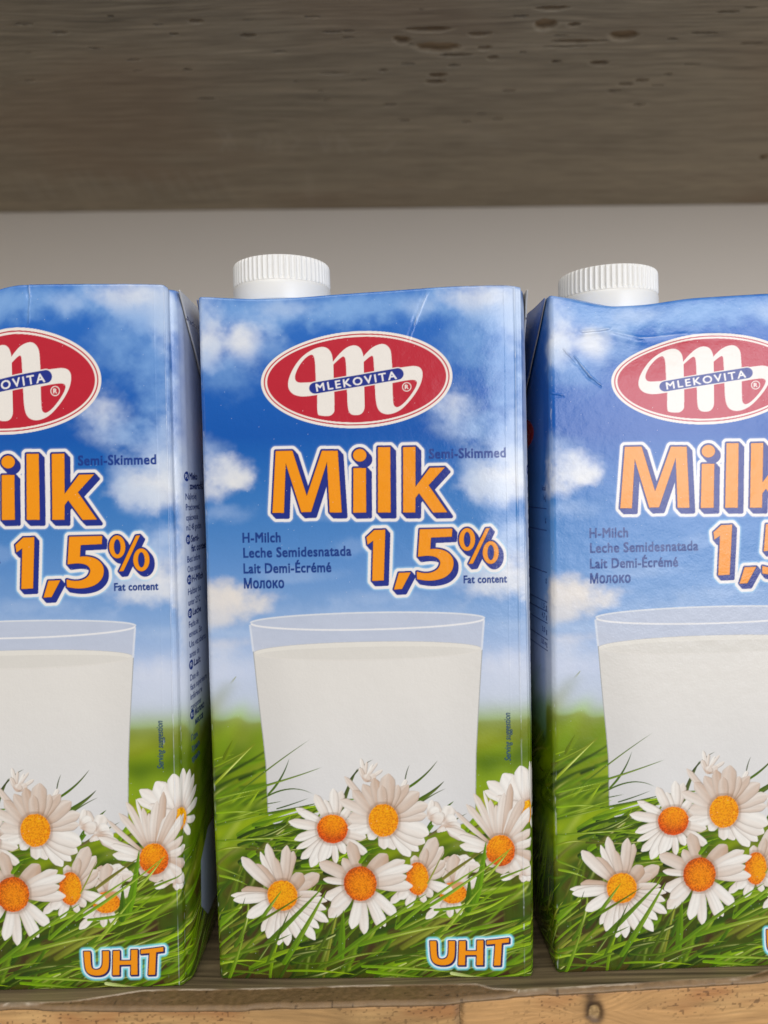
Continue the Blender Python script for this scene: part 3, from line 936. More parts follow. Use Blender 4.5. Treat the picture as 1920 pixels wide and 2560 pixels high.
# upper left head
daisy(Z7, (1100, 1685), [(20, -300, 56, .05), (-50, -255, 70, 0), (100, -215, 74, .05), (180, -150, 70, .1), (290, -225, 80, .05), (280, -75, 80, .1), (200, 60, 80, .3), (150, 180, 70, .2), (85, 325, 80, .15), (15, 345, 84, .05), (-60, 250, 70, .1), (-140, 295, 80, .05), (-220, 130, 60, .15), (-300, 178, 80, .05), (-270, 150, 70, .1), (-365, 65, 76, .05), (-320, -90, 70, .05), (-305, -165, 62, .05), (-270, -255, 80, 0), (-190, -325, 84, 0), (-110, -290, 80, .05)], (130, 124), (248, 140, 6), (190, 72, 10), hx=.05, hy=-.35)
# large upper head
daisy(Z8, (195, 1150), [(85, -250, 90, .05), (0, -245, 90, .05), (-125, -160, 80, .1), (-230, -90, 90, .1), (-300, -60, 70, .1), (215, -310, 100, 0), (285, -265, 84, 0), (340, -195, 110, 0), (375, -120, 120, 0), (360, 40, 90, .25), (370, 130, 96, .3), (-290, 28, 110, .35), (-360, 178, 90, .3), (-315, 378, 52, .45), (-250, 260, 90, .5), (-165, 310, 96, .55), (300, 235, 110, .4), (215, 300, 90, .65), (-70, 360, 104, .6), (130, 300, 90, .6), (50, 395, 126, .6), (-10, 300, 80, .6)], (124, 140), (250, 156, 8), (232, 132, 8), hy=-.1)
# lower left head
daisy(ZA, (685, 780), [(315, 180, 110, .65), (260, 110, 90, .6), (175, 190, 110, .6), (105, 380, 80, .45), (50, 430, 76, .3), (-115, 445, 84, .35), (-60, 330, 80, .5), (-175, 375, 50, .2), (-215, 270, 96, .65), (-335, 330, 90, .15), (-345, 45, 80, .65), (-435, 0, 66, .05), (-415, -40, 80, .0), (-305, -190, 100, .0), (-185, -310, 80, .05), (-135, -370, 96, 0), (-45, -430, 90, .0), (30, -435, 84, .05), (145, -395, 84, 0), (265, -385, 90, 0), (300, -285, 80, .05), (380, -230, 80, .05), (365, -120, 66, .1), (375, -50, 66, .1), (330, 10, 60, .3)], (128, 132), YE, (226, 124, 8), hy=-.1)
# lower middle head
daisy(ZA, (1330, 680), [(-310, 40, 60, .25), (-340, 180, 100, .4), (-140, 220, 80, .5), (-80, 360, 110, .6), (230, 250, 130, .65), (310, 130, 130, .65), (377, 195, 96, .35), (440, 145, 80, .1), (437, -25, 96, .05), (390, 60, 90, .3), (297, -280, 92, .0), (200, -370, 80, .0), (160, -385, 70, .05), (27, -440, 84, .05), (-80, -390, 84, .0), (-270, -290, 110, .15), (-300, -120, 110, .1), (-250, -200, 80, .2)], (138, 150), (246, 140, 10), (178, 66, 8), hx=.05, hy=.05, ring=.10)

# blades that cross in front of the flowers
for (f, a, b, c, wd, c0, c1, hl) in [
        (ZA, (520, 960), (600, 850), (680, 735), 34, (110, 160, 40), (126, 170, 20), .5), (ZA, (420, 1040), (620, 930), (860, 770), 30, (98, 146, 26), (108, 110, 20), 0),
        (ZA, (550, 1190), (800, 950), (1030, 700), 52, (88, 130, 20), (116, 160, 44), 0), (ZA, (700, 1340), (900, 1020), (1050, 730), 56, (100, 152, 14), (126, 172, 40), .2),
        (ZA, (560, 1340), (660, 1100), (745, 900), 28, (84, 122, 20), (66, 92, 26), 0), (ZA, (160, 1300), (500, 1230), (760, 1100), 40, (98, 142, 14), (84, 120, 20), .2),
        (ZA, (240, 1480), (330, 1250), (370, 1080), 34, (116, 166, 20), (122, 170, 40), .3), (ZA, (160, 1030), (250, 950), (340, 890), 60, (110, 164, 10), (120, 172, 20), .3),
        (ZA, (340, 960), (350, 870), (380, 790), 14, (70, 90, 30), (60, 74, 40), 0), (ZA, (1170, 1290), (1180, 1050), (1190, 900), 70, (96, 150, 14), (104, 150, 20), 0),
        (ZA, (940, 1330), (1060, 1100), (1140, 930), 30, (80, 112, 20), (90, 120, 40), 0), (ZA, (160, 620), (300, 640), (400, 700), 26, (140, 186, 30), (120, 170, 20), .6),
        (ZA, (140, 540), (260, 590), (390, 640), 24, (120, 166, 20), (90, 130, 20), .4), (ZA, (130, 420), (250, 370), (380, 390), 22, (128, 160, 30), (150, 170, 40), .6),
        (ZA, (130, 335), (450, 310), (830, 290), 24, (110, 150, 14), (140, 186, 24), .7), (ZA, (140, 200), (330, 160), (600, 90), 28, (90, 130, 14), (130, 176, 30), .4),
        (ZA, (1330, 500), (1370, 440), (1440, 390), 40, (120, 176, 20), (70, 110, 30), 0),
        (ZB, (690, 440), (860, 310), (1055, 190), 34, (128, 122, 50), (104, 104, 30), 0), (ZB, (950, 640), (1010, 400), (1045, 130), 74, (104, 160, 16), (110, 166, 20), 0),
        (ZB, (895, 700), (905, 590), (905, 420), 70, (70, 116, 14), (76, 120, 20), 0), (ZB, (300, 850), (620, 560), (1050, 310), 38, (116, 168, 24), (140, 190, 50), .4),
        (ZB, (520, 700), (900, 480), (1280, 170), 32, (120, 176, 30), (150, 196, 60), .5), (ZB, (1030, 450), (1150, 330), (1240, 200), 26, (170, 206, 80), (140, 190, 40), .8),
        (ZB, (640, 945), (830, 720), (1040, 470), 36, (160, 196, 70), (136, 186, 30), .6), (ZB, (1030, 500), (1200, 420), (1460, 330), 30, (104, 140, 30), (124, 170, 30), .1),
        (ZB, (0, 990), (420, 860), (860, 810), 44, (104, 158, 16), (170, 196, 70), .5), (ZB, (-200, 1100), (300, 720), (560, 560), 40, (96, 146, 16), (120, 172, 30), .3),
        (ZB, (620, 700), (900, 690), (1320, 560), 30, (116, 172, 20), (130, 184, 30), .3), (ZB, (420, 1010), (900, 800), (1340, 640), 24, (92, 136, 14), (120, 170, 20), .3),
        (ZB, (20, 1170), (400, 1180), (800, 1225), 30, (120, 178, 20), (150, 196, 60), .4), (ZB, (60, 1215), (330, 1240), (560, 1270), 34, (128, 188, 10), (110, 160, 20), .3),
        (ZB, (760, 1230), (900, 1260), (1090, 1275), 36, (200, 214, 140), (130, 180, 40), .9), (ZB, (1150, 1270), (1330, 1250), (1470, 1190), 26, (140, 196, 20), (150, 200, 40), .5),
        (ZB, (900, 1060), (1150, 1010), (1460, 950), 24, (150, 186, 60), (128, 186, 20), .5), (ZB, (930, 860), (1150, 830), (1340, 780), 40, (116, 168, 14), (120, 170, 20), .4),
        (ZB, (560, 480), (640, 330), (700, 200), 16, (150, 150, 60), (120, 130, 50), 0)]:
    blade(f(*a), f(*b), f(*c), wd * .31, c0, c1, hl)

# ---- logo
lcx, lcy = P2A(891, 944)
el_t = RAD(-0.3)
for (da, col_) in ((0, (233, 222, 210)), (7.0, (188, 34, 52)), (10.4, (233, 222, 210)), (15.4, (190, 32, 50))):
    ellipse(lcx, lcy, 239 - da * (1.0), 124 - da * 0.95, col_, el_t, 1.0)
CREAM = (230, 222, 211)


def z3(x, y): return (x + 1260.8, y)


big = [(1040, 1440), (1040, 1272), (1040, 1272), (940, 1287), (880, 1282), (830, 1260), (800, 1215), (797, 1160), (815, 1090), (860, 1000), (920, 925), (1000, 870), (1080, 848), (1130, 868), (1160, 915), (1168, 975), (1168, 985), (1170, 985),
       (1215, 925), (1280, 862), (1345, 842), (1395, 865), (1418, 920), (1421, 950), (1421, 947), z3(185, 915), z3(240, 862), z3(310, 837), z3(355, 850), z3(388, 895), z3(394, 960), z3(400, 1050), z3(400, 1055),
       z3(510, 1040), z3(585, 1032), z3(632, 1046), z3(654, 1088), z3(646, 1160), z3(615, 1230), z3(560, 1312), z3(480, 1398), z3(410, 1434), z3(345, 1442), z3(290, 1415), z3(264, 1345), z3(256, 1190), z3(246, 975), z3(240, 938), z3(215, 945), z3(163, 992), z3(163, 995), (1424, 1000),
       (1432, 1340), (1432, 1400), (1405, 1440), (1360, 1448), (1315, 1440), (1292, 1395), (1285, 1200), (1277, 970), (1262, 940), (1240, 945), (1172, 1010), (1172, 1012),
       (1184, 1390), (1180, 1425), (1150, 1452), (1112, 1455), (1065, 1450)]
hole1 = [(1028, 1162), (1028, 1162), (1022, 985), (1010, 925), (985, 915), (940, 945), (890, 1010), (860, 1080), (852, 1125), (868, 1158), (900, 1166), (950, 1164), (1028, 1160)]
hole2 = [z3(402, 1176), z3(402, 1176), z3(500, 1157), z3(580, 1148), z3(608, 1165), z3(600, 1205), z3(560, 1272), z3(500, 1346), z3(446, 1385), z3(415, 1372), z3(406, 1335)]
fill_polys([chaikin([Z2(*p) for p in big], 3), chaikin([Z2(*p) for p in hole1], 3), chaikin([Z2(*p) for p in hole2], 3)], CREAM)


def capsule(a, b, r, color):
    a, b = np.array(a), np.array(b)
    d = (b - a) / np.hypot(*(b - a))
    th = math.atan2(d[1], d[0])
    t1 = np.linspace(th + math.pi / 2, th + 1.5 * math.pi, 24)
    t2 = np.linspace(th - math.pi / 2, th + math.pi / 2, 24)
    P = np.concatenate([a + r * np.stack([np.cos(t1), np.sin(t1)], -1), b + r * np.stack([np.cos(t2), np.sin(t2)], -1)])
    fill_polys([P], color)


ba, bb = Z2(1022, 1213), Z3(445, 1100)
capsule(ba, bb, 17.4, CREAM)
capsule(ba, bb, 14.9, (30, 46, 134))
rx_, ry_ = Z3(520, 1210)
ellipse(rx_, ry_, 11.6, 11.6, CREAM)
ellipse(rx_, ry_, 9.6, 9.6, (190, 32, 50))


# ---- lettering
def text_tris(s, shear=0.0, space=1.0):
    cu = bpy.data.curves.new('lettering', 'FONT')
    cu.body = s
    cu.size = 1.0
    cu.resolution_u = 3
    cu.shear = shear
    cu.space_character = space
    o = bpy.data.objects.new('lettering', cu)
    C.objects.link(o)
    dg = bpy.context.evaluated_depsgraph_get()
    ev = o.evaluated_get(dg)
    me = ev.to_mesh()
    me.calc_loop_triangles()
    co = np.zeros(len(me.vertices) * 3)
    me.vertices.foreach_get('co', co)
    co = co.reshape(-1, 3)[:, :2].copy()
    tr = np.zeros(len(me.loop_triangles) * 3, np.int32)
    me.loop_triangles.foreach_get('vertices', tr)
    ev.to_mesh_clear()
    C.objects.unlink(o)
    bpy.data.objects.remove(o)
    bpy.data.curves.remove(cu)
    return co, tr.reshape(-1, 3)


_capco, _ = text_tris('H')
CAPH = _capco[:, 1].max()


def draw_text(s, a, b, cap, color, bold=0.0, shear=0.0, space=1.0, alpha=1.0):
    """text along the art-space baseline a-b, capital height cap (art units)"""
    co, tr = text_tris(s, shear, space)
    a, b = np.array(a, float), np.array(b, float)
    L = np.hypot(*(b - a))
    d = (b - a) / L
    n = np.array([d[1], -d[0]])          # up
    x0, x1 = co[:, 0].min(), co[:, 0].max()
    u = (co[:, 0] - x0) / (x1 - x0) * L
    v = co[:, 1] / CAPH * cap
    P = a + u[:, None] * d + v[:, None] * n
    win = window(P[:, 0].min() - 3, P[:, 1].min() - 3, P[:, 0].max() + 3, P[:, 1].max() + 3)
    i0, i1, j0, j1 = win
    if i1 <= i0 or j1 <= j0:
        return
    w, h = (i1 - i0) * SS, (j1 - j0) * SS
    mk = np.zeros((h, w), bool)
    gx_ = (P[:, 0] - AX0) * SC * SS - i0 * SS
    gy_ = P[:, 1] * SC * SS - j0 * SS
    for t in tr:
        tx, ty = gx_[t], gy_[t]
        xa, xb = int(max(0, tx.min() - 1)), int(min(w, tx.max() + 2))
        ya, yb = int(max(0, ty.min() - 1)), int(min(h, ty.max() + 2))
        if xb <= xa or yb <= ya:
            continue
        X_, Y_ = np.meshgrid(np.arange(xa, xb) + .5, np.arange(ya, yb) + .5)
        e = [(tx[(k + 1) % 3] - tx[k]) * (Y_ - ty[k]) - (ty[(k + 1) % 3] - ty[k]) * (X_ - tx[k]) for k in range(3)]
        mk[ya:yb, xa:xb] |= ((e[0] >= 0) & (e[1] >= 0) & (e[2] >= 0)) | ((e[0] <= 0) & (e[1] <= 0) & (e[2] <= 0))
    if bold:
        mk = dilate(mk, bold)
    comp(alpha * avg(mk), lin(color), *win)


NAVY = (22, 56, 128)
draw_text('MLEKOVITA', Z2(1036, 1243), Z3(438, 1140), 19.5, (232, 226, 220), 0.9, 0, 1.28)
draw_text('R', (rx_ - 4.2, ry_ + 5.2), (rx_ + 4.4, ry_ + 5.2), 10.5, CREAM, 0.5)
draw_text('Semi-Skimmed', Z6(706, 214), Z6(1340, 202), 23.5, (22, 56, 134), 1.4, 0, 1.07)
draw_text('H-Milch', Z5(423, 910), Z5(737, 904), 24.0, NAVY, 1.4, 0, 1.07)
draw_text('Leche Semidesnatada', Z5(430, 1034), Z5(1322, 1016), 24.0, NAVY, 1.4, 0, 1.07)
draw_text('Lait Demi-Écrémé', Z5(432, 1164), Z5(1155, 1150), 24.0, NAVY, 1.4, 0, 1.07)
draw_text('Молоко', Z5(436, 1289), Z5(766, 1282), 24.0, NAVY, 1.4, 0, 1.07)
draw_text('Fat content', Z6(993, 1245), Z6(1350, 1240), 18.5, NAVY, 1.2, 0, 1.07)
draw_text('Serving suggestion', Z8(1250, 662), Z8(1245, 265), 15.5, (28, 60, 96), 0.6, 0.25)


def fancy(polys, out_r, sweep, white_r, glow=None, orange=(240, 146, 14), navy=(30, 44, 132), white=(232, 226, 220)):
    A = np.concatenate([np.asarray(p) for p in polys])
    p_ = out_r + white_r + max(sweep) + 16
    win = window(A[:, 0].min() - p_, A[:, 1].min() - p_, A[:, 0].max() + p_, A[:, 1].max() + p_)
    mk = poly_mask(polys, *win)
    nv = dilate(mk, out_r)
    n = max(1, int(max(sweep) * SC * SS / 2))
    sw = nv.copy()
    base = nv
    for k in range(1, n + 1):
        dx = int(round(sweep[0] * k / n * SC * SS))
        dy = int(round(sweep[1] * k / n * SC * SS))
        sh = np.zeros_like(nv)
        sh[dy:, dx:] = base[:base.shape[0] - dy, :base.shape[1] - dx]
        sw |= sh
    wh = dilate(sw, white_r)
    if glow:
        gm = blur(avg(dilate(wh, glow[0])), glow[0] * .7)
        comp(np.clip(gm * glow[2], 0, 1), lin(glow[1]), *win)
    comp(avg(wh), lin(white), *win)
    comp(avg(sw), lin(navy), *win)
    comp(avg(dilate(mk, 1.1)), lin((22, 18, 24)), *win)
    oc = lin(orange) * (0.97 + 0.06 * vnoise(AX[win[2]:win[3], win[0]:win[1]] / 3, AY[win[2]:win[3], win[0]:win[1]] / 3, 191))[..., None]
    comp(avg(mk), oc, *win)


def ring(f, cx, cy, a, b, n=40):
    t = np.linspace(0, 2 * math.pi, n, endpoint=False)
    return [f(cx + a * math.cos(k), cy + b * math.sin(k)) for k in t]


M_ = [Z5(*p) for p in [(697, 152), (835, 150), (955, 525), (1080, 150), (1210, 150), (1243, 660), (1145, 660), (1122, 240), (990, 655), (910, 658), (780, 250), (765, 663), (670, 663)]]
I1 = ring(Z5, 1392, 187, 55, 52)
I2 = [Z5(*p) for p in [(1340, 293), (1443, 293), (1445, 660), (1338, 662)]]
L_ = [Z6(*p) for p in [(282, 120), (383, 120), (387, 660), (282, 660)]]
K_ = [Z6(*p) for p in [(490, 120), (592, 118), (592, 450), (712, 290), (835, 287), (700, 435), (855, 658), (738, 660), (622, 500), (592, 540), (590, 660), (490, 660)]]
fancy([M_, I1, I2, L_, K_], 5.0, (10, 11), 7.5, (2, (200, 205, 225), .3))

one = [Z6(*p) for p in [(252, 806), (342, 803), (330, 1222), (235, 1225), (243, 893), (196, 926), (188, 866)]]
comma = [Z6(*p) for p in [(455, 1160), (552, 1157), (480, 1293), (415, 1297)]]
five_a = [(628, 800), (628, 800), (897, 795), (897, 795), (893, 860), (893, 860), (720, 868), (720, 868), (714, 964), (714, 964), (775, 960), (850, 980), (900, 1030), (910, 1085), (895, 1145), (845, 1195), (770, 1220), (690, 1226), (606, 1212), (606, 1212), (603, 1150), (603, 1150), (660, 1164), (725, 1160), (780, 1130), (803, 1080), (785, 1040), (740, 1020), (680, 1017), (613, 1026), (613, 1026)]
five = chaikin([Z6(*p) for p in five_a], 3)
pc = [ring(Z6, 1020, 884, 66, 94), ring(Z6, 1020, 884, 28, 64), [Z6(*p) for p in [(1175, 793), (1207, 790), (1068, 1083), (1033, 1086)]], ring(Z6, 1216, 992, 66, 94), ring(Z6, 1216, 992, 28, 64)]
fancy([one, comma, five] + pc, 4.6, (8.5, 10), 7.5, (2.5, (176, 220, 236), .6))

U_a = [(580, 962), (580, 962), (632, 962), (632, 962), (636, 1070), (642, 1100), (665, 1116), (700, 1114), (726, 1096), (735, 1060), (735, 962), (735, 962), (787, 962), (787, 962), (786, 1060), (778, 1120), (745, 1155), (685, 1166), (620, 1152), (588, 1110)]
Hh = [(822, 962), (875, 960), (875, 1044), (968, 1044), (970, 956), (1022, 955), (1020, 1162), (966, 1163), (968, 1078), (872, 1078), (870, 1162), (815, 1162)]
Tt = [(1050, 958), (1235, 940), (1235, 975), (1175, 980), (1165, 1165), (1110, 1166), (1122, 985), (1050, 990)]
fancy([chaikin([ZB(*p) for p in U_a], 3), [ZB(*p) for p in Hh], [ZB(*p) for p in Tt]], 3.2, (2, 2.5), 4.2, (4, (120, 214, 230), .95), navy=(36, 32, 92), white=(222, 232, 238))

# ---- small print round the corner (right side) and the table (left side)
ytop = lambda py_: P2A(540, py_ - 16)[1]
sx0 = 820 + 46
for (py_, code, words) in [(1205, 'PL', ['Mleko', 'zawartość']), (1365, 'EN', ['Semi-', 'fat content']), (1467, 'DE', ['H-Milch']), (1552, 'ES', ['Leche']), (1682, 'FR', ['Lait']), (1808, 'RU', ['Молоко', 'масса'])]:
    y = ytop(py_)
    ellipse(sx0 + 6, y, 12, 13, (22, 48, 120))
    draw_text(code, (sx0 - 1, y + 5.5), (sx0 + 13, y + 5.5), 11, (220, 226, 236), .4)
    for k, wd in enumerate(words):
        draw_text(wd, (sx0 + 24, y + 8 + 25 * k), (sx0 + 24 + 12.2 * len(wd), y + 8 + 25 * k), 17, (18, 40, 104), 1.3)
for (py_, wd) in [(1256, 'Najlepiej'), (1283, 'Przechowywać'), (1309, 'opakowanie'), (1334, 'niż 48 godzin'), (1415, 'Best before'), (1440, 'Once opened'), (1497, 'Haltbar bis'), (1524, 'unter 25°C'), (1580, 'Fecha de'), (1604, 'envase. Sin'), (1630, 'Una vez abierto'), (1656, 'antes de'),
                  (1714, 'Date de'), (1738, 'face supérieure'), (1762, 'inférieure'), (1788, 'consommer'), (1866, 'Годен'), (1894, 'Хранить'), (1920, 'хранить')]:
    y = ytop(py_)
    draw_text(wd, (sx0 - 2, y + 8), (sx0 - 2 + 8.3 * len(wd), y + 8), 16, (26, 50, 112), .5)
# dark printed table on the left side
lf = sstep(-40, -70, AX)[..., None] * sstep(790, 900, fy)[..., None] * (1 - sstep(1560, 1640, fy))[..., None] * .35
art[:] = art * (1 - lf) + lf * lin((90, 130, 196))
for k, py_ in enumerate((1296, 1352, 1460, 1536, 1560, 1590, 1632, 1660)):
    y = ytop(py_)
    fill_polys([[(-420, y), (-34, y), (-34, y + 2.6), (-420, y + 2.6)]], (22, 46, 112))
for (py_, wd) in [(1245, 'kcal'), (1270, 'kJ'), (1325, 'g'), (1480, 'g'), (1550, '1,5 g'), (1575, '4,7 g'), (1612, '3,0 g'), (1645, '120 mg')]:
    y = ytop(py_)
    draw_text(wd, (-38 - 8 * len(wd), y + 6), (-38, y + 6), 13, (22, 46, 112), .5)
rl, rt_ = -332, ytop(1095)
ellipse(rl, rt_, 190, 52, (190, 32, 50))
pr = chaikin([(920, 1424), (1190, 1424), (1190, 1672), (920, 1672)], 1)
fill_polys([pr], (158, 168, 186))
draw_text('5', (926, 1650), (936, 1650), 22, (40, 56, 90), .6)

# printed greens run olive and deep
gr_, gg_, gb_ = art[..., 0], art[..., 1], art[..., 2]
wg = (sstep(1.10, 1.45, gg_ / (gr_ + 1e-4)) * sstep(1.8, 3.2, gg_ / (gb_ + 1e-4)))[..., None]
art = art * (1 - wg) + wg * art * np.array([0.80, 0.70, 0.45])
bl_ = (sstep(1.4, 2.6, art[..., 2] / (art[..., 1] + 1e-4)) * (fy < 1600))[..., None]
art = art * (1 - bl_) + bl_ * art * np.array([0.9, 0.97, 0.94])
# paper grain and dust in the print
art *= (0.985 + 0.03 * np.random.default_rng(3).random((NH, NW)))[..., None]
dust = np.random.default_rng(5).random((NH, NW)) > 0.9996
art[dust] = art[dust] * 0.5 + 0.5 * lin((225, 225, 225))
art = np.clip(art, 0.002, 0.85)

# ------------------------------------------------------------------ carton geometry
mat_card = material('printed_carton_board', 0.27, attr=True, bump=[(1500.0, 0.00003, (1, 1, 1)), (330.0, 0.00009, (1, 1, 1))], spec=0.45)
mat_cap = material('white_cap_plastic', 0.36, lin((230, 228, 223)), spec=0.45, sss=0.25)
PER = 2 * (820 + DA)


def perimeter(s, R=13.0, RR=13.0):
    """s in art units, 0 = front left corner, going right; returns x, y (art units, front at y=0, depth +y) and outward normal"""
    s = np.asarray(s, float)
    corners = [(0, 0), (820, 0), (820, DA), (0, DA)]
    starts = [0, 820, 820 + DA, 1640 + DA]
    s = (s + DA) % PER - DA
    sp = np.where(s < 0, s + PER, s)
    x = np.zeros_like(sp)
    y = np.zeros_like(sp)
    nx_ = np.zeros_like(sp)
    ny_ = np.zeros_like(sp)
    dirs = [(1, 0), (0, 1), (-1, 0), (0, -1)]
    nors = [(0, -1), (1, 0), (0, 1), (-1, 0)]
    lens = [820, DA, 820, DA]
    for k in range(4):
        mk = (sp >= starts[k]) & (sp < starts[k] + lens[k] + 1e-6)
        t = sp[mk] - starts[k]
        x[mk] = corners[k][0] + dirs[k][0] * t
        y[mk] = corners[k][1] + dirs[k][1] * t
        nx_[mk], ny_[mk] = nors[k]
    for k in range(4):
        c = starts[k] if k else PER
        rr = (R, RR)[k] if k in (0, 1) else 10.0
        dlt = sp - c
        if k == 0:
            dlt = np.where(sp < PER / 2, sp, sp - PER)
        mk = np.abs(dlt) < rr
        th = (dlt[mk] / rr + 1) * math.pi / 4
        n0_, n1_ = np.array(nors[(k - 1) % 4]), np.array(nors[k])
        cen = np.array(corners[k]) - rr * (n0_ + n1_)
        nn = np.cos(th)[:, None] * n0_ + np.sin(th)[:, None] * n1_
        x[mk] = cen[0] + rr * nn[:, 0]
        y[mk] = cen[1] + rr * nn[:, 1]
        nx_[mk], ny_[mk] = nn[:, 0], nn[:, 1]
    return x, y, nx_, ny_


cols_front = np.arange(NW)[(gxa > -16) & (gxa < 838)]
cols_left = np.arange(NW)[gxa <= -16][::-1][::2][::-1]
cols_right = np.concatenate([np.arange(NW)[(gxa >= 838) & (gxa < 1110)], np.arange(NW)[gxa >= 1110][::3]])
ci = np.concatenate([cols_left, cols_front, cols_right])
s_main = gxa[ci]
s_back = np.linspace(s_main[-1], s_main[0] + PER, 26)[1:-1]
s_all = np.concatenate([s_main, s_back])
NS = len(s_all)


def build_carton(root, topline, creases, seed, lean, hs, bulge, cap_x, cap_top, rr=13.0, lo_a=7.0):
    """topline: list of (art x, art y of the top edge); creases: local bends pressed into the front"""
    PX, PY, NXn, NYn = perimeter(s_all, 13.0, rr)
    rows = gya
    h = HA - rows
    hh = h / HA
    tl = np.array(topline, float)
    fx = np.clip(s_all, 0, 820)
    sag = np.interp(fx, tl[:, 0], tl[:, 1])
    k3 = np.ones(41) / 41
    front = (s_all > -30) & (s_all < 850)
    sag_s = sag.copy()
    sag_s[front] = np.convolve(np.pad(sag[front], 20, mode='edge'), k3, 'valid')
    back = (s_all > 850)
    sag_s[(s_all < 0)] = np.interp(s_all[s_all < 0], [-DA, 0], [2, sag_s[np.argmin(np.abs(s_all))]])
    sr = sag_s[np.argmin(np.abs(s_all - 820))]
    sag_s[s_all > 820] = np.interp(s_all[s_all > 820], [820, 820 + DA, 1e5], [sr, 2, 2])
    SA, HH = np.meshgrid(s_all, hh)
    RW = np.broadcast_to(rows[:, None], SA.shape)
    wt = sstep(0.80, 1.0, HH)
    zz = (HH * HA) - sag_s[None] * wt * HH
    # bulge of the faces
    fpar = np.clip(SA / 820, 0, 1)
    fb = np.where((SA > 0) & (SA < 820), np.sin(np.pi * fpar) ** 0.8, 0)
    sidL = np.where(SA < 0, np.sin(np.pi * np.clip(-SA / DA, 0, 1)), 0)
    sidR = np.where((SA > 820) & (SA < 820 + DA), np.sin(np.pi * np.clip((SA - 820) / DA, 0, 1)), 0)
    vb = np.sin(np.pi * np.clip(HH, 0, 1)) ** 0.6
    disp = bulge * fb * vb * 9 + 19 * (sidL + sidR) * vb
    fm = sstep(-60, 4, SA) * (1 - sstep(816, 880, SA))
    lo = fbm(SA / 260, RW / 300, seed, 3) - 0.5
    md = fbm(SA / 60, RW / 80, seed + 4, 3) - 0.5
    disp += fm * (lo_a * lo * vb + 0.9 * md)
    # score lines near the right edge
    for (sc0, amp, wd) in ((790, 1.3, 2.2), (764, 0.35, 1.4), (806, 0.5, 2.0)):
        j = sc0 + 2.5 * (fbm(RW / 200, RW * 0, seed + 8, 2) - .5)
        disp += amp * np.exp(-((SA - j) / wd) ** 2) * (0.5 + fbm(RW / 60, SA * 0, seed + 9, 2))
    # right corner strip rolls back a little
    disp -= fm * (6.0 * sstep(790, 826, SA) ** 1.5 + (3.0 + 8.0 * sstep(.45, .8, HH)) * sstep(690, 845, SA) ** 1.3)
    for cr in creases:
        (xa, ya), (xb, yb), amp, wd = cr
        L2 = (xb - xa) ** 2 + (yb - ya) ** 2
        t = np.clip(((SA - xa) * (xb - xa) + (RW - ya) * (yb - ya)) / L2, 0, 1)
        jit = 3.0 * (fbm(SA / 14, RW / 14, seed + 21, 2) - 0.5)
        sd = ((xb - xa) * (RW - ya) - (yb - ya) * (SA - xa)) / math.sqrt(L2) + jit
        dd = np.hypot(SA - xa - t * (xb - xa), RW - ya - t * (yb - ya))
        fade = np.exp(-(np.maximum(dd - np.abs(sd), 0) / (wd * 2)) ** 2) * np.exp(-(np.maximum(dd, 0) / (wd * 6)) ** 2)
        disp += fm * fade * amp * (np.exp(-(sd / wd) ** 2) - 0.8 * np.exp(-((sd - 2.2 * wd) / (2 * wd)) ** 2))
    # scuffed corner nicks
    disp += 0.7 * (vnoise(RW / 9, SA / 9, seed + 31) - .5) * (np.exp(-((SA - 0) / 9) ** 2) + np.exp(-((SA - 820) / 9) ** 2))
    # bottom edge rolls under
    rb = np.clip((14 - HH * HA) / 14, 0, 1)
    disp -= 8 * (1 - np.sqrt(np.clip(1 - rb ** 2, 0, 1)))
    # top edge rolls over
    rt = np.clip((7 - (HA - HH * HA)) / 7, 0, 1)
    disp -= 4.5 * (1 - np.sqrt(np.clip(1 - rt ** 2, 0, 1)))
    # sides tuck in where the dip in the top pulls them
    dip = np.maximum(sag_s - sag_s.min(), 0)[None]
    disp -= fm * 0.2 * dip * sstep(.86, 1.0, HH)
    x = PX[None] + NXn[None] * disp - 410
    y = PY[None] + NYn[None] * disp
    x = x - math.sin(lean) * zz
    Z_ = zz * UN * hs
    V = np.stack([x * UN, y * UN, Z_], -1)
    Cc = np.empty(V.shape)
    Cc[:, :len(ci)] = art[:, ci]
    f = np.linspace(0, 1, len(s_back) + 2)[1:-1][None, :, None]
    Cc[:, len(ci):] = art[:, ci[-1]][:, None] * (1 - f) + art[:, ci[0]][:, None] * f
    # worn white along the creases and corners, plus a painted highlight on the score line
    wear_and_glint = (sstep(.62, .78, fbm(RW / 22, SA / 5, seed + 41, 3)) * (np.exp(-((SA - 790) / 1.7) ** 2) * .65 + np.exp(-((SA - 818) / 3) ** 2) * .55 + np.exp(-((SA - 1) / 3) ** 2) * .45 + .5 * np.exp(-((SA - 764) / 1.5) ** 2) * (fbm(RW / 60, SA * 0, seed + 44, 2) > .55)))
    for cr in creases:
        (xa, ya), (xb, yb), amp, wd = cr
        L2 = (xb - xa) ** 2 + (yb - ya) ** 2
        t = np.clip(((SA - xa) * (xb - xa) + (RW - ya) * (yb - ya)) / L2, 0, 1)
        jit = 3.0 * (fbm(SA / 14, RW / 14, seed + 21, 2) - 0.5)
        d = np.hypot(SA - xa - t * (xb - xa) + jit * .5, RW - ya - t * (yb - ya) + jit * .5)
        wear_and_glint = np.maximum(wear_and_glint, fm * .42 * np.exp(-(d / 1.3) ** 2) * sstep(.3, .6, fbm(SA / 20, RW / 20, seed + 47, 2)))
    wear_and_glint = np.maximum(wear_and_glint, .34 * fm * np.exp(-((SA - 790) / 1.3) ** 2) * sstep(.3, .65, fbm(RW / 45, SA * 0, seed + 49, 3)))  # highlight painted as a faint pale line down the score line
    wear_and_glint = np.clip(wear_and_glint, 0, .8)[..., None]
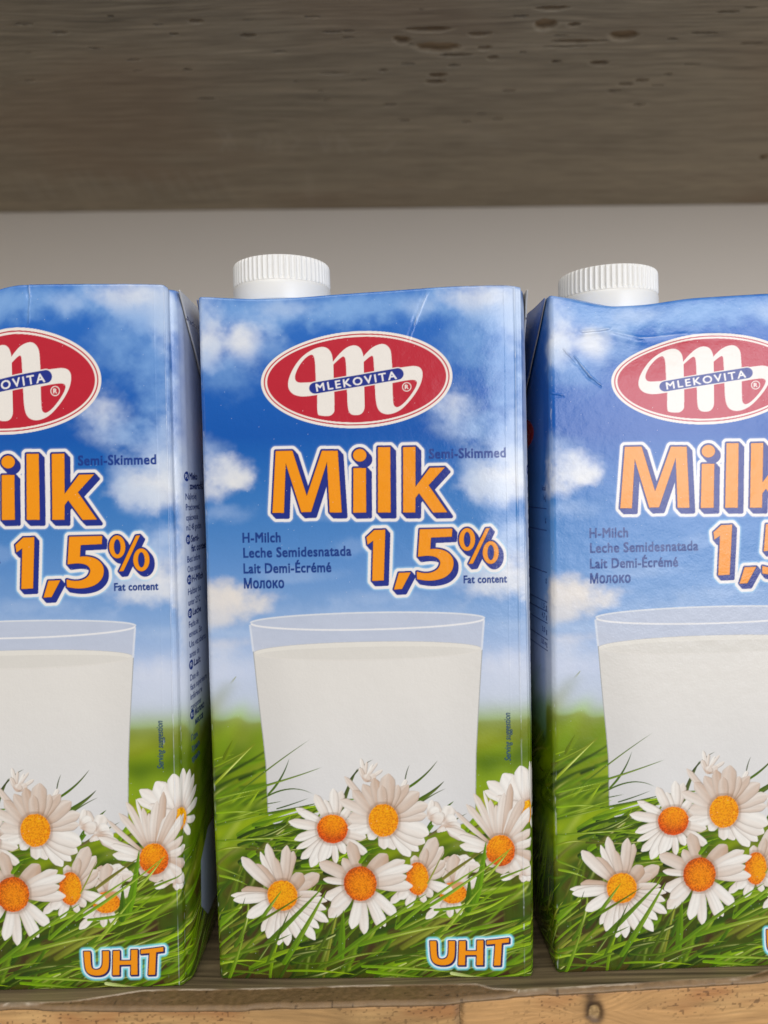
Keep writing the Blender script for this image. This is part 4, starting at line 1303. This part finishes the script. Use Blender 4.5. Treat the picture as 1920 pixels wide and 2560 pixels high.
    Cc = Cc * (1 - wear_and_glint) + wear_and_glint * lin((216, 220, 226))
    # the raw dark line of print along the top rim
    rim = (np.exp(-(RW / 1.8) ** 2) * fm * sstep(300, 520, SA) * sstep(.35, .6, fbm(SA / 12, RW, seed + 51, 2)))[..., None]
    Cc = Cc * (1 - .8 * rim) + .8 * rim * lin((52, 44, 84))
    # ---- top and bottom panels
    ringt = V[0]
    cen = np.array([-0.0 - math.sin(lean) * H, D / 2, H * hs - 0.002])
    tops, tc_ = [], []
    NT = 8
    zc = (H - 0.0022) * hs
    for k in range(1, NT + 1):
        a = k / NT
        r_ = ringt * (1 - a) + cen * a
        r_[:, 2] = ringt[:, 2] * (1 - a) ** 1.3 + (zc) * (1 - (1 - a) ** 1.3) + 0.0003 * (k == 1)
        tops.append(r_)
        tc_.append(np.broadcast_to(lin((96, 146, 214)), r_.shape))
    ringb = V[-1]
    cenb = np.array([0, D / 2, ringb[:, 2].min()])
    bots = [ringb * (1 - a) + cenb * a for a in (.15, .5, .999)]
    for b_ in bots:
        b_[:, 2] = ringb[:, 2].min()
    V2 = np.concatenate([np.stack(tops[::-1]), V, np.stack(bots)])
    C2 = np.concatenate([np.stack(tc_[::-1]), Cc, np.broadcast_to(lin((150, 140, 120)), (len(bots),) + ringb.shape)])
    V2[..., 2] -= V2[..., 2].min()
    nr_ = V2.shape[0]
    q = grid_quads(nr_, NS, 0, True)[:, ::-1]
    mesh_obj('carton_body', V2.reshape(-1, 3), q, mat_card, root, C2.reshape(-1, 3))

    # ---- folded ears on the two sides
    for side in (1, -1):
        zt = ringt[:, 2]
        nu, nv = 240, 200
        uu, vv = np.meshgrid(np.linspace(0, 1, nu), np.linspace(0, 1, nv))
        # triangle: base along the top side edge, apex half way down the depth
        yb = D * (0.03 + 0.94 * uu)
        ya = D * 0.5
        yv = yb * (1 - vv) + ya * vv
        ztop = (H - 0.0014) * hs - 0.0006
        if side > 0:
            s0 = np.interp(yv / UN, [0, DA], [820, 820 + DA])
            z0 = np.interp(yv, [0, D], [zt[np.argmin(abs(s_all - 820))], zt[np.argmin(abs(s_all - 820 - DA))]])
        else:
            s0 = np.interp(yv / UN, [0, DA], [0, -DA])
            z0 = np.interp(yv, [0, D], [zt[np.argmin(abs(s_all))], zt[np.argmin(abs(s_all + DA))]])
        apex = 0.033
        z = z0 - 0.0006 - vv * apex
        # stand just proud of the bulging side, lifted most at the apex
        hz = np.clip(z / (H * hs), 0, 1)
        bl = 19 * np.sin(np.pi * np.clip(yv / D, 0, 1)) * np.sin(np.pi * hz) ** 0.6
        off = bl * UN + 0.0007 + 0.0011 * vv * (1 - (2 * uu - 1) ** 2 * .5) + 0.0003 * (fbm(uu * 5, vv * 5, seed + 61, 2) - .5)
        xx = side * (W / 2 + off) - math.sin(lean) * z
        Vf_ = np.stack([xx, yv, z], -1)
        Vb_ = Vf_.copy()
        Vb_[..., 0] -= side * 0.0005
        if side > 0:
            c1 = lin((186, 192, 202))
            c2 = lin((216, 216, 216))
        else:
            c1 = lin((56, 104, 176))
            c2 = lin((30, 84, 166))
        tn = fbm(yv * 90, z * 60, seed + 63, 3)[..., None]
        cf = c1 * (1 - tn) + c2 * tn
        if side > 0:
            # a line of small print near the front corner and a round mark
            tx, tt_ = text_tris('Packaging')
            q_ = np.stack([0.0075 + (tx[:, 0] - tx[:, 0].min()) / np.ptp(tx[:, 0]) * 0.017, (z0.max() - 0.0082) + tx[:, 1] / CAPH * 0.0017], -1)
            ink = np.zeros(yv.shape, bool)
            for t3 in tt_:
                a_, b_, c_ = q_[t3]
                if abs((b_[0] - a_[0]) * (c_[1] - a_[1]) - (b_[1] - a_[1]) * (c_[0] - a_[0])) < 1e-14:
                    continue
                e_ = [(p2_[0] - p1_[0]) * (z - p1_[1]) - (p2_[1] - p1_[1]) * (yv - p1_[0]) for p1_, p2_ in ((a_, b_), (b_, c_), (c_, a_))]
                ink |= ((e_[0] >= 0) & (e_[1] >= 0) & (e_[2] >= 0)) | ((e_[0] <= 0) & (e_[1] <= 0) & (e_[2] <= 0))
            rr_ = np.hypot(yv - 0.024, z - (z0.max() - 0.0165))
            ink |= (np.abs(rr_ - 0.0046) < 0.0006)
            cf = np.where(ink[..., None], lin((44, 58, 100)), cf)
        nn = nu * nv
        qf_ = grid_quads(nv, nu)
        qb_ = grid_quads(nv, nu, nn)[:, ::-1]
        if side < 0:
            qf_, qb_ = qf_[:, ::-1], qb_[:, ::-1]
        per = np.concatenate([np.arange(nu), (np.arange(1, nv)) * nu + nu - 1, (nv - 1) * nu + np.arange(nu - 2, -1, -1), np.arange(nv - 2, 0, -1) * nu])
        p2 = np.roll(per, -1)
        qe = np.stack([per, per + nn, p2 + nn, p2], -1)
        mesh_obj('folded_flap', np.concatenate([Vf_.reshape(-1, 3), Vb_.reshape(-1, 3)]), np.concatenate([qf_, qb_, qe]), mat_card, root,
                 np.concatenate([cf.reshape(-1, 3), np.broadcast_to(lin((196, 188, 170)), (nn, 3))]))
    # ---- screw cap and its collar
    lx_ = cap_x
    cap_r = 0.01425
    cy_ = 0.0178
    NA = 480
    th = np.linspace(0, 2 * math.pi, NA, endpoint=False)
    ph = (th * 58 / (2 * math.pi)) % 1.0
    rib = np.exp(-((ph - 0.5) / 0.17) ** 2)
    prof = [(0.0, 0.35, 0), (0.0, 0.0, .0), (-.00005, 0.0, .6), (-0.0003, 0.0, 1), (-0.0011, 0, 1), (-0.0048, 0, 1), (-0.0062, 0, 1), (-0.0067, 0, .7), (-0.0069, 0, .1)]
    rs = [(0.0001, -0.0003, 0), (0.55, -0.0003, 0), (0.84, -0.0002, 0), (0.88, 0.0, 0), (0.935, 0.0, 0), (0.962, -0.0001, .25), (0.976, -0.0004, .8), (0.982, -0.0010, 1), (0.985, -0.0030, 1), (0.988, -0.0058, 1), (0.989, -0.0063, .9), (0.990, -0.0067, .3), (0.990, -0.0069, .0), (0.985, -0.0070, 0), (0.80, -0.0070, 0)]
    Vc = []
    for (rf, dz, rb_) in rs:
        r_ = cap_r * rf + 0.00060 * rib * rb_ - 0.0003 * rb_
        Vc.append(np.stack([lx_ + r_ * np.cos(th), cy_ + r_ * np.sin(th), np.full(NA, cap_top + dz)], -1))
    Vc = np.stack(Vc)
    mesh_obj('screw_cap', Vc.reshape(-1, 3), grid_quads(len(rs), NA, 0, True), mat_cap, root)
    NA2 = 120
    th = np.linspace(0, 2 * math.pi, NA2, endpoint=False)
    rs2 = [(0.80, -0.00705), (1.0, -0.00708), (1.006, -0.0073), (1.010, -0.0080), (1.012, -0.0121), (1.008, -0.0125), (1.0, -0.01255), (0.99, -0.0126), (0.992, -0.0152), (1.02, -0.0154), (1.02, -0.0157), (1.02, -0.0172), (0.7, -0.0174)]
    Vr = np.stack([np.stack([lx_ + cap_r * rf * np.cos(th), cy_ + cap_r * rf * np.sin(th), np.full(NA2, cap_top + dz)], -1) for rf, dz in rs2])
    mesh_obj('tamper_ring', Vr.reshape(-1, 3), grid_quads(len(rs2), NA2, 0, True), mat_cap, root)


GRP = 'milk cartons in a row on the shelf'


def A2(px, py, yaw, x, y):
    u, h = unproj(x, y, px, py, yaw)
    return (u + W / 2) / UN, (H - h) / UN


def cartloc(px, py, yaw):
    return (px, py, 0.0)


specs = []
# centre
c = thing('milk_carton', 'blue milk carton standing whole in the middle of the row, white cap in full view', 'milk carton', (0, 0, 0), YAW0, GRP)
tl = [(-5, A2(0, 0, YAW0, 495, 738)[1])] + [A2(0, 0, YAW0, a, b) for a, b in [(530, 739.5), (570, 742), (650, 744), (700, 742), (760, 739), (820, 734), (980, 723), (1120, 713), (1282, 708)]]
tl.append((806, tl[-1][1] + 4))
tl.append((822, tl[-1][1] + 6))
cr = [((A2(0, 0, YAW0, 1067, 733)), (A2(0, 0, YAW0, 1040, 795)), 1.0, 3.0), ((A2(0, 0, YAW0, 1040, 795)), (A2(0, 0, YAW0, 1024, 845)), 0.8, 2.5)]
build_carton(c, tl, cr, 301, 0.0, 1.0, 0.7, -0.0244, 0.2058, 14.0)

# left, cut by the frame
LP = (-0.0978, -0.0016, RAD(0.05))
l = thing('milk_carton', 'milk carton cut by the left picture edge, its right side with small print showing', 'milk carton', (LP[0], LP[1], 0), LP[2], GRP)
tl = [(-5, 18), (40, 20), (180, 24), (300, 14)] + [A2(*LP, a, b) for a, b in [(0, 715), (50, 711), (200, 709.5), (408, 709)]]
tl = [t for t in tl]
tl.append((806, tl[-1][1] + 5))
tl.append((822, tl[-1][1] + 9))
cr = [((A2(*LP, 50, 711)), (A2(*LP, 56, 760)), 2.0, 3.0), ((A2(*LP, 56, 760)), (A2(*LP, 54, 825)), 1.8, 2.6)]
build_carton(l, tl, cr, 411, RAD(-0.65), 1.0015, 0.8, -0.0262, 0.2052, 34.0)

# right, cut by the frame
RP = (0.0964, 0.0013, RAD(1.0))
r = thing('milk_carton', 'milk carton cut by the right picture edge, dented under its cap, dark left side showing', 'milk carton', (RP[0], RP[1], 0), RP[2], GRP)
HSR = 0.9935
tl = [A2(*RP, a, b) for a, b in [(1382, 733), (1405, 739), (1430, 746), (1470, 754), (1520, 762), (1570, 760), (1620, 757), (1720, 742), (1800, 737), (1920, 730)]]
tl = [(a, b - (1 - HSR) * HA) for a, b in tl] + [(760, tl[-1][1] - 14), (822, tl[-1][1] - 6)]
tl[0] = (-5, tl[0][1])
cr = [((A2(*RP, 1410, 852)), (A2(*RP, 1435, 880)), 1.2, 2.2), ((A2(*RP, 1437, 870)), (A2(*RP, 1472, 918)), 1.8, 2.6), ((A2(*RP, 1472, 918)), (A2(*RP, 1497, 940)), 1.2, 2.2),
      ((A2(*RP, 1455, 790)), (A2(*RP, 1520, 770)), 1.3, 3.0), ((A2(*RP, 1520, 775)), (A2(*RP, 1600, 800)), 0.9, 5.0), ((A2(*RP, 1600, 800)), (A2(*RP, 1700, 800)), 0.6, 6.0), ((A2(*RP, 1700, 800)), (A2(*RP, 1840, 812)), 0.4, 6.0), ((A2(*RP, 1378, 970)), (A2(*RP, 1402, 973)), 1.0, 2.0)]
build_carton(r, tl, cr, 523, RAD(-0.1), HSR, 0.8, 0.0735 - RP[0], 0.2012, 13.0, 3.0)
